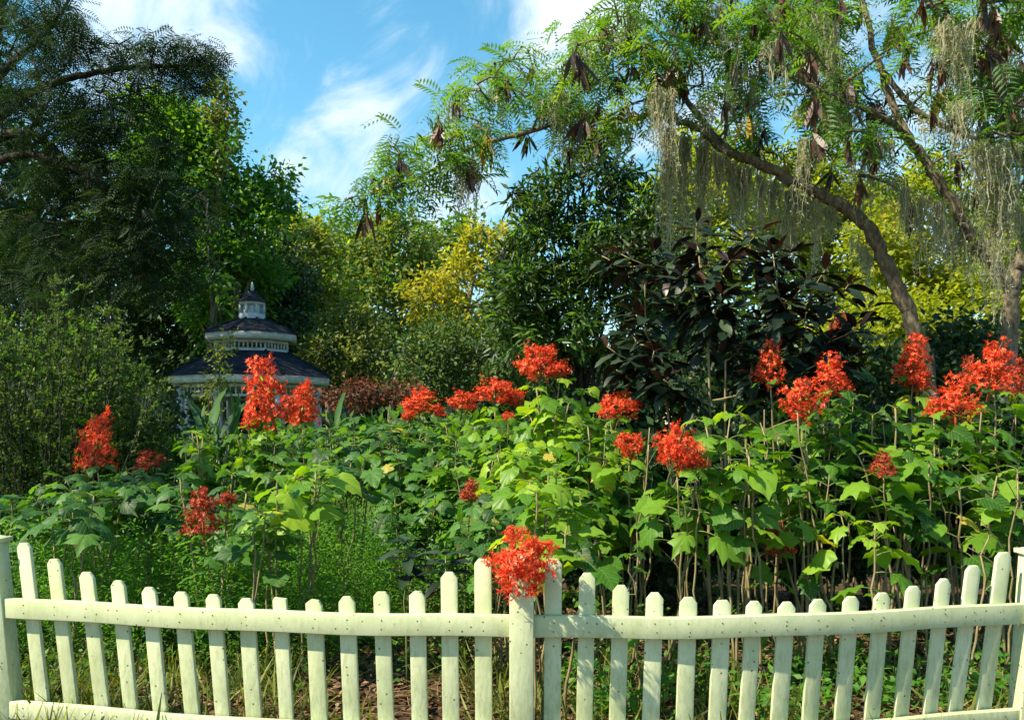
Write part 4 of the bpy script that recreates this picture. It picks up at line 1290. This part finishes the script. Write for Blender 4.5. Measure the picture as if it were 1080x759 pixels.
plant('pagoda plant with flat-topped orange flower at the far end of the bank', 447, 9.6, [(425, 445, 0), (470, 448, 0), (450, 455, -.3)], [(446, 424, 0, 52, 24, S_), (432, 438, -.2, 16, 12, B_)], 'pagoda_shade', .2)
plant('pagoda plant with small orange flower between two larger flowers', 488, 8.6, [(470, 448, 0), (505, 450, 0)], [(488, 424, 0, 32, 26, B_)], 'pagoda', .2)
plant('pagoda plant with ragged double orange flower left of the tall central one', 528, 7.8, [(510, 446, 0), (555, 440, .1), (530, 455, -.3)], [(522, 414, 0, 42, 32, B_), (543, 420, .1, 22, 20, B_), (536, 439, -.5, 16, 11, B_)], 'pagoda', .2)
plant('tallest central pagoda plant with big round scarlet flower on top', 575, 6.9, [(615, 412, .1), (600, 425, -.1), (560, 440, .1), (630, 435, .1), (590, 455, -.2)], [(566, 385, 0, 46, 46, B_), (590, 390, 0, 24, 22, B_)], 'pagoda_sun', .21, pairs=8)
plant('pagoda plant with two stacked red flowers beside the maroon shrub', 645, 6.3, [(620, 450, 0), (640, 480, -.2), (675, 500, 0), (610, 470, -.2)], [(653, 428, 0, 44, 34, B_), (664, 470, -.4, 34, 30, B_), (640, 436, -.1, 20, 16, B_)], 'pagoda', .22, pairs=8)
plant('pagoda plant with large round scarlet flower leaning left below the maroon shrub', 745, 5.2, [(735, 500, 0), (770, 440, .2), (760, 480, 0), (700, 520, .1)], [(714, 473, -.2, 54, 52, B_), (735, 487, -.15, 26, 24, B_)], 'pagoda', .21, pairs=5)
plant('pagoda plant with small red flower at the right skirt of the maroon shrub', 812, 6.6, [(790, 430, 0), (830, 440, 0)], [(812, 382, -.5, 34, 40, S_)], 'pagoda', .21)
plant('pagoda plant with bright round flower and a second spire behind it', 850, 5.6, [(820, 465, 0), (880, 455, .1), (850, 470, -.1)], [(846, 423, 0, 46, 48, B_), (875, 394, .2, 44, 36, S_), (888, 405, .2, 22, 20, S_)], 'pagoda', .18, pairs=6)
plant('pagoda plant with dim reddish flower behind the maroon shrub edge', 885, 8.2, [(900, 420, 0), (870, 425, 0)], [(886, 347, -1.2, 22, 38, D_)], 'pagoda_shade', .2)
plant('pagoda plant with small shade-tinted flower low among right-hand leaves', 932, 5.6, [(905, 480, 0), (950, 500, 0), (965, 470, .1)], [(932, 490, -.35, 30, 24, D_)], 'pagoda', .2, pairs=5)
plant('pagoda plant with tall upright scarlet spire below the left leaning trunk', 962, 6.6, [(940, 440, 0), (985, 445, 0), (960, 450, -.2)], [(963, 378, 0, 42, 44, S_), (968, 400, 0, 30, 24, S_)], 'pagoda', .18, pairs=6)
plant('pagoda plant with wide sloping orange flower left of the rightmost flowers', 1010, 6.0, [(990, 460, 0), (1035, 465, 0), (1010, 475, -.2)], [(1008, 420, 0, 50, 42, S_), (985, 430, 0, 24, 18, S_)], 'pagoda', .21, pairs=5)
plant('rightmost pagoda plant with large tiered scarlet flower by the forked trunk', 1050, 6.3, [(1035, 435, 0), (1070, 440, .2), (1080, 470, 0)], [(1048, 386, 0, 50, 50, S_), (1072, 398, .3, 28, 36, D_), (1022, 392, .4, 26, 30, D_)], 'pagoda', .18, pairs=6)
plant('pagoda plant with shaded crimson flower low behind the right fence panel', 800, 5.9, [(790, 520, 0)], [(820, 568, -.4, 40, 34, D_)], 'pagoda', .15, pairs=3)
plant('pagoda plant with small dark red flower deep in the centre leaves', 500, 6.6, [(480, 490, 0), (520, 485, .1), (540, 500, 0)], [(497, 517, -.8, 28, 20, D_)], 'pagoda_shade', .2)
plant('pagoda plant with huge scarlet flower drooping over the middle fence post', 572, 4.25, [(566, 520, .15), (600, 545, .2), (625, 575, .1)], [(549, 600, -.46, 74, 70, B_), (543, 564, -.38, 26, 22, B_), (574, 578, -.4, 30, 20, B_)], 'pagoda', .17, pairs=4, root_dx=.02, bare=True)

# --- plants not in flower
G4 = 'broad-leaved plants without flowers'


def green_plant(label, px, py, Y, n, sx, sy, mat='pagoda', ls=.21, pairs=6, **kw):
    st = [(px + rng.uniform(-1, 1) * sx, py + rng.uniform(0, 1) * sy, rng.uniform(-.25, .25)) for _ in range(n if px < 620 else int(n * .38 + .7))]
    plant(label, px, Y, st, (), mat, ls, 'broad_leaved_plant', group=G4, cat='plant', pairs=pairs, **kw)


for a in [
    ('low shade-tinted leafy plant at the left edge above the fence end', 20, 512, 6.2, 5, 30, 20, 'pagoda_shade', .2),
    ('leafy plant with a yellowed hanging leaf near the left fence end', 70, 520, 5.6, 5, 30, 20, 'pagoda_shade', .2),
    ('horizontal-leaved plant below the tall left spire', 110, 510, 5.9, 5, 30, 16, 'pagoda_shade', .21),
    ('horizontal-leaved plant below the dull rusty flower', 170, 512, 6.1, 5, 30, 16, 'pagoda_shade', .21),
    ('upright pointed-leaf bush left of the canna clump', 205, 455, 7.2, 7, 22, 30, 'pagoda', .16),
    ('sun-tinted plant with wide flat leaves left of centre', 325, 497, 5.4, 5, 34, 14, 'pagoda_sun', .22),
    ('wide-leaved plant behind the sun-tinted flat-leaved one', 360, 480, 6.3, 6, 34, 20, 'pagoda_shade', .2),
    ('dark curled-leaf plant right of the low orange cluster', 270, 540, 5.2, 4, 20, 24, 'pagoda_shade', .17),
    ('leafy plant in the far bank nearest the gazebo steps', 355, 448, 9.8, 7, 28, 20, 'pagoda_shade', .2),
    ('leafy plant in the far bank under the reddish shrub', 390, 440, 9.4, 7, 28, 24, 'pagoda_shade', .2),
    ('leafy plant in the far bank left of the flat-topped flower', 420, 448, 8.8, 7, 28, 24, 'pagoda_shade', .2),
    ('dense leafy plant mid-bank below the flat-topped flower', 440, 475, 7.8, 8, 32, 26, 'pagoda_shade', .2),
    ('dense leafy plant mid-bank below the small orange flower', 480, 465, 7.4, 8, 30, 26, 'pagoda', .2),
    ('dense shaded plant at the foot of the centre bank', 430, 515, 7.0, 7, 36, 24, 'pagoda_shade', .19),
    ('sun-tinted yellow-green plant left of the tallest central flower', 540, 465, 6.4, 7, 30, 24, 'pagoda_sun', .21),
    ('round heart-leaved plant in the sun above the middle post', 572, 485, 4.9, 5, 26, 30, 'pagoda_sun', .17),
    ('shaded plant between the middle post and the centre bank', 530, 540, 5.6, 5, 26, 20, 'pagoda_shade', .18),
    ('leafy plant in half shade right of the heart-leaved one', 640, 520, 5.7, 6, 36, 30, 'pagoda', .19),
    ('leafy plant under the lower left skirt of the maroon shrub', 690, 460, 6.3, 6, 30, 40, 'pagoda_shade', .19),
    ('sunlit plant with broad lobed leaves beside the bare tan stem', 760, 440, 5.4, 6, 34, 34, 'pagoda_sun', .21),
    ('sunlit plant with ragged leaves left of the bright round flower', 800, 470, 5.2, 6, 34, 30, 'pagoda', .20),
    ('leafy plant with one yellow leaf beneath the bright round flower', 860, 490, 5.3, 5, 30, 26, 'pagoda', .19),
    ('low sunlit plant with hanging heart leaves near the right panel', 905, 535, 4.9, 4, 28, 20, 'pagoda_sun', .18),
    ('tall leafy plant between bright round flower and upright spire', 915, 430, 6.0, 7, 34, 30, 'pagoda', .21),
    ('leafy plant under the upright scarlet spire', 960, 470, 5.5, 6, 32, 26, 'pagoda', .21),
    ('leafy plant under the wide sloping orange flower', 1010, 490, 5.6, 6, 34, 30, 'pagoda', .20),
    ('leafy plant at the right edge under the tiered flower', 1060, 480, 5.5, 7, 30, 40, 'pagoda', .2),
    ('shaded leafy plant at the right edge above the fence end', 1065, 540, 5.6, 5, 30, 30, 'pagoda_shade', .18),
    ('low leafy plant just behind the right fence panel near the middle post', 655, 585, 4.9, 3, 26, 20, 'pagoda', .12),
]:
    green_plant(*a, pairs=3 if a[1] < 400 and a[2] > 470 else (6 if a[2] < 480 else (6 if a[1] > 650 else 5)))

# dark shrubs added as deep shade under and behind the bed on the right
for lab, px, py, Y in [
    ('dark bush added as shade behind the stems left of the tan stem', 660, 540, 8.2), ('dark bush added as shade behind the bare tan stem', 745, 520, 8.0),
    ('dark bush added as shade under the bright round flower', 830, 520, 7.8), ('dark bush added as shade under the upright scarlet spire', 920, 520, 7.8),
    ('dark bush added as shade under the rightmost flowers', 1010, 510, 7.6), ('dark bush added as shade beyond the right fence end', 1085, 500, 7.6)]:
    tree('gap_shade_bush', lab, [(px, py, 50, 50), (px - 25, py - 40, 40, 30), (px + 25, py - 45, 40, 30), (px - 20, py + 48, 46, 34), (px + 25, py + 52, 46, 34)], Y - .5, 'dark', size=.09, cr=.17, per=26, cat='bush', group='undergrowth behind the stems', tr=.02, bark='darkbark', dens=.9)
for lab, px, py, Y in [('leafy green bank behind the heart-leaved plant', 590, 480, 8.6), ('leafy green bank in the far centre of the bed', 400, 480, 11.5), ('leafy green bank in front of the gazebo', 290, 490, 11),
                       ('leafy green bank beyond the left horizontal-leaved plants', 190, 500, 10.5), ('leafy green bank under the flat-topped flower', 480, 480, 10.8)]:
    tree('leafy_bank', lab, [(px, py, 50, 34), (px - 34, py + 10, 40, 34), (px + 34, py + 5, 40, 34)], Y, 'green', size=.13, cr=.22, per=20, cat='bush', group='undergrowth behind the stems', tr=.02, dens=.9)


# maroon-leaved shrub
def maroon_shrub():
    Y = 6.4
    root = P(752, 450, Y); root[2] = 0
    t = thing('maroon_leaved_shrub', root, 'large dark maroon-and-green glossy-leaved shrub on bare tan stems', 'shrub')
    ends = [(735, 235, 0), (800, 245, .1), (690, 265, .2), (655, 268, .1), (770, 275, -.3), (840, 265, .2), (870, 285, 0), (895, 300, .2), (905, 345, 0), (720, 290, -.3), (760, 310, -.4), (815, 300, -.3), (850, 330, -.3),
            (670, 330, 0), (640, 365, -.1), (690, 370, -.3), (830, 365, -.2), (870, 360, 0), (650, 390, 0), (700, 400, -.3), (860, 385, -.2), (790, 395, -.2), (745, 335, .3), (805, 335, .3), (710, 320, .3),
            (880, 330, .3), (680, 300, -.1), (900, 375, -.1), (660, 345, .2), (825, 310, .1), (740, 265, 0), (785, 250, .3), (815, 268, -.1),
            (850, 295, -.2), (775, 300, .1), (745, 300, -.2), (700, 300, .3), (885, 360, .1), (835, 340, .2), (790, 350, .2), (700, 375, .1), (665, 385, .2), (635, 270, .3), (915, 325, .1), (760, 350, .3), (810, 385, .2)]
    forks = [P(748, 400, Y), P(765, 380, Y), P(800, 385, Y - .1), P(715, 400, Y)]
    s = Soup(); main = spline([root, P(747, 600, Y), P(749, 500, Y), P(748, 400, Y), P(744, 330, Y), P(736, 260, Y)], 24)
    s.tube(main, np.linspace(.016, .007, len(main)), 7); s.build('stem', M['stem'], t)
    for a, b, c in (((785, 0), (790, 500), (800, 385)), ((725, 0), (712, 520), (700, 400)), ((770, 0), (768, 520), (765, 380))):
        s = Soup(); r0 = P(a[0], 450, Y + .1); r0[2] = 0
        q = spline([r0, P(b[0], b[1] + 40, Y), P(b[0] - 3, b[1] - 40, Y), P(c[0], c[1], Y - .05)], 18); s.tube(q, np.linspace(.015, .008, len(q)), 6); s.build('stem', M['stem'], t)
    br, lv, tp = Soup(), Soup(), Soup()
    nodes = np.vstack([main[9:], np.array(forks)])
    for (a, b, c) in ends:
        tip = P(a, b, Y + c)
        d = np.linalg.norm(nodes - tip, axis=1) + np.maximum(0, nodes[:, 2] - tip[2] + .15) * 3
        p0 = nodes[int(np.argmin(d))]
        p = bez(p0, tip, -.08, 8, .006)
        br.tube(p, np.linspace(.008, .004, 8), 5)
        nodes = np.vstack([nodes, p[3:6]])
        ang = rng.uniform(0, pi)
        L = np.linalg.norm(tip - p0)
        for k in range(9):
            q = tip - (tip - p[4]) / max(np.linalg.norm(tip - p[4]), .01) * k * .05
            sz = (.15, .195, .215, .22, .215, .21, .20, .20, .19, .19, .18, .18)[k]
            for s_ in (0, pi / 2, pi, pi * 1.5) if k < 2 else (0, pi):
                aa = ang + s_ + rng.normal() * .3
                hz = np.array([cos(aa), sin(aa), 0])
                el = rng.uniform(.5, 1.1) if k == 0 else rng.uniform(-.35, .45) - .07 * k
                dd = nrm(hz + [0, 0, el])
                nn = nrm(UP + hz * -.3 * el + rng.normal(size=3) * .3 + [0, -.15, 0])
                young = (k == 0 and rng.random() < .6) or rng.random() < .015
                (tp if young else lv).leaves(LANCE[rng.integers(3)], (q + hz * .02)[None], basis(dd[None], nn[None]), [sz * rng.uniform(.8, 1.15)], [rng.random()], [rng.uniform(1.0, 1.3)])
            ang += pi / 2 + rng.normal() * .2
    br.build('branches', M['stem'], t); lv.build('foliage', M['purple'], t); tp.build('young_leaves', M['purple_tip'], t)


maroon_shrub()


def small_maroon(label, px, py, Y):
    root = P(px, 450, Y); root[2] = 0
    t = thing('maroon_leaved_plant', root, label, 'plant', 'small dark-leaved plants')
    s, lv = Soup(), Soup()
    tip = P(px, py, Y)
    s.tube(bez(root, tip, 0, 6, .01), np.linspace(.008, .004, 6), 5)
    for k in range(5):
        for s_ in range(4):
            aa = s_ * pi / 2 + k * .8 + rng.normal() * .2
            hz = np.array([cos(aa), sin(aa), 0])
            lv.leaves(LANCE[rng.integers(3)], (tip - [0, 0, k * .05])[None], basis(nrm(hz + [0, 0, .3 - k * .12])[None], UP[None] + rng.normal(size=(1, 3)) * .2), [rng.uniform(.16, .22)], [rng.random()])
    s.build('stem', M['greenstem'], t); lv.build('foliage', M['purple'], t)


small_maroon('small dark purplish plant low behind the left fence panel', 430, 572, 5.2)
small_maroon('second small dark purplish plant nearer the middle post', 470, 585, 5.0)


# canna clump by the gazebo
def canna(label, px, Y, leaves):
    root = P(px, 450, Y); root[2] = 0
    t = thing('canna_plant', root, label, 'plant', 'canna clumps with long lance leaves')
    s, lv = Soup(), Soup()
    for (bx, by, tx, ty) in leaves:
        b, e = P(bx, by, Y + rng.uniform(-.2, .2)), P(tx, ty, Y + rng.uniform(-.3, .3))
        g0 = root + [rng.normal() * .15, rng.normal() * .1, 0]
        s.tube(bez(g0, b, 0, 6), np.linspace(.016, .01, 6), 5)
        L = np.linalg.norm(e - b)
        lv.leaves(CANNA[rng.integers(2)], b[None], basis((e - b)[None] + [[0, 0, L * .2]], np.array([[rng.normal() * 1.6, -.6, .7]])), [L * 1.08], [rng.random()], [1.25])
    s.build('stem', M['greenstem'], t); lv.build('foliage', M['canna'], t)


canna('clump of long dark lance leaves left of the tall tiered spire', 232, 9, [(215, 470, 205, 418), (230, 475, 248, 412), (240, 470, 262, 418), (225, 480, 196, 435), (245, 480, 270, 440), (220, 490, 190, 462), (235, 485, 232, 425), (250, 490, 282, 465), (228, 470, 215, 405), (238, 500, 225, 470), (242, 465, 250, 420), (222, 500, 200, 480)])
canna('clump of lance leaves at the right corner of the gazebo', 352, 10, [(350, 460, 338, 415), (358, 462, 372, 420), (350, 465, 330, 440), (362, 465, 385, 440), (355, 460, 352, 408)])


# ---------------------------------------------------------------- ground cover
def herbs():
    """Feathery herb growth behind the left fence panel and weeds along the bed: nobody could count them."""
    def region(name, label, mat, n, xr, yr, h, ls, leaf=TWO, per=46, dens=None, spr=.07):
        X = rng.uniform(*xr, n); Yy = rng.uniform(*yr, n)
        if dens is not None:
            k = dens(X, Yy) > rng.random(n); X, Yy = X[k], Yy[k]
        n = len(X)
        H = rng.uniform(h[0], h[1], n)
        u = rng.random((n, per)) ** .8
        lean = rng.normal(size=(n, 2)) * .12
        px = X[:, None] + lean[:, :1] * u * H[:, None] + rng.normal(size=(n, per)) * spr
        py = Yy[:, None] + lean[:, 1:] * u * H[:, None] + rng.normal(size=(n, per)) * spr
        pz = H[:, None] * u + .01
        pos = np.stack([px, py, pz], -1).reshape(-1, 3)
        m = len(pos)
        d = nrm(rng.normal(size=(m, 3)) * [1, 1, .5] + [0, 0, .25])
        s = Soup()
        s.leaves(leaf, pos, basis(d, UP + rng.normal(size=(m, 3)) * .5), rng.uniform(.6, 1.25, m) * ls, np.clip(np.repeat(rng.random(n), per) * .5 + rng.random(m) * .45, 0, .95))
        tag(s.build(name, M[mat], smooth=False), label, 'ground cover', kind='stuff')
    region('herb_patch', 'fine light-green herb growth filling the bed behind the left fence panel', 'herb', 1900, (-4.2, -.2), (5.3, 9.2), (.4, 1.05), .036, leaf=HERB, dens=lambda x, y: np.where(x < -1.1, 1, .45) * np.clip((y - 5.0) / .8, .15, 1), per=90)
    region('low_weeds', 'low dark-green weeds scattered over the bed behind the fence', 'green', 300, (-3.6, 4.2), (4.7, 8.5), (.06, .36), .05, per=22, spr=.08)
    region('young_sprouts', 'bright sprouts close behind the right fence panel', 'herb', 90, (.3, 3.0), (4.5, 5.6), (.05, .32), .07, leaf=KITE, per=16, spr=.06)
    region('distant_lawn', 'pale lawn strip beyond the flower bank', 'herb', 1500, (-8, 6), (13, 24), (.03, .08), .05, leaf=NARROW, per=30, spr=.15)


herbs()


def grass():
    n = 15000
    X = rng.uniform(-3.6, 3.6, n); Yy = rng.uniform(3.5, 5.6, n)
    k = (np.sin(X * 2.3) + np.sin(X * 5.1 + Yy * 3) + rng.normal(size=n) > .5) & (rng.random(n) < np.where(X < .2, 1, .55))
    X, Yy = X[k], Yy[k]
    m = len(X)
    pos = np.stack([X, Yy, np.zeros(m)], -1)
    d = nrm(rng.normal(size=(m, 3)) * [.5, .5, .1] + [0, 0, 1])
    s = Soup()
    s.leaves(BLADE, pos, basis(d, rng.normal(size=(m, 3))), rng.uniform(.08, .30, m), rng.random(m) * .95, rng.uniform(.5, 1.2, m))
    tag(s.build('grass', M['olive'], smooth=False), 'thin olive grass growing along the foot of the fence', 'grass', kind='stuff')


grass()


def litter():
    n = 24000
    X = rng.uniform(-4, 4.2, n); Yy = rng.uniform(3.2, 8, n)
    pos = np.stack([X, Yy, rng.uniform(.0, .035, n)], -1)
    d = nrm(rng.normal(size=(n, 3)) * [1, 1, .25])
    s = Soup()
    s.leaves(KITE, pos, basis(d, UP + rng.normal(size=(n, 3)) * .45), rng.uniform(.03, .09, n), rng.random(n) * .95)
    for _ in range(900):
        a = np.array([rng.uniform(-3.5, 3.5), rng.uniform(3.8, 6.5), .02]); an = rng.uniform(0, 2 * pi); L = rng.uniform(.1, .5)
        s.tube(bez(a, a + [cos(an) * L, sin(an) * L, rng.uniform(0, .08)], .04, 5, .008), .003, 4, rnd=rng.uniform(.3, .9))
    tag(s.build('leaf_litter', M['litter'], smooth=False), 'brown fallen leaves and twigs over the soil behind the fence', 'leaf litter', kind='stuff')


litter()


# thin bare canes rising through the right half of the bed
def canes():
    s = Soup()
    for i in range(20):
        px = rng.uniform(600, 1070); Y = rng.uniform(5.0, 6.8)
        a = P(px, 450, Y); a[2] = 0
        b = P(px + rng.normal() * 35, rng.uniform(430, 520), Y + rng.normal() * .15)
        s = Soup()
        p = bez(a, b, 0, 12, .015)
        s.tube(p, np.linspace(.009, .004, 12), 5)
        for _ in range(3):
            j = rng.integers(4, 11)
            s.tube(bez(p[j], p[j] + [rng.normal() * .12, rng.normal() * .08, rng.uniform(.1, .25)], .02, 5), np.linspace(.004, .002, 5), 4)
        o = s.build('dry_cane', M['stem'], origin=a)
        tag(o, 'thin bare tan cane rising among the right-hand leafy plants', 'cane', 'bare canes in the right half of the bed')


canes()
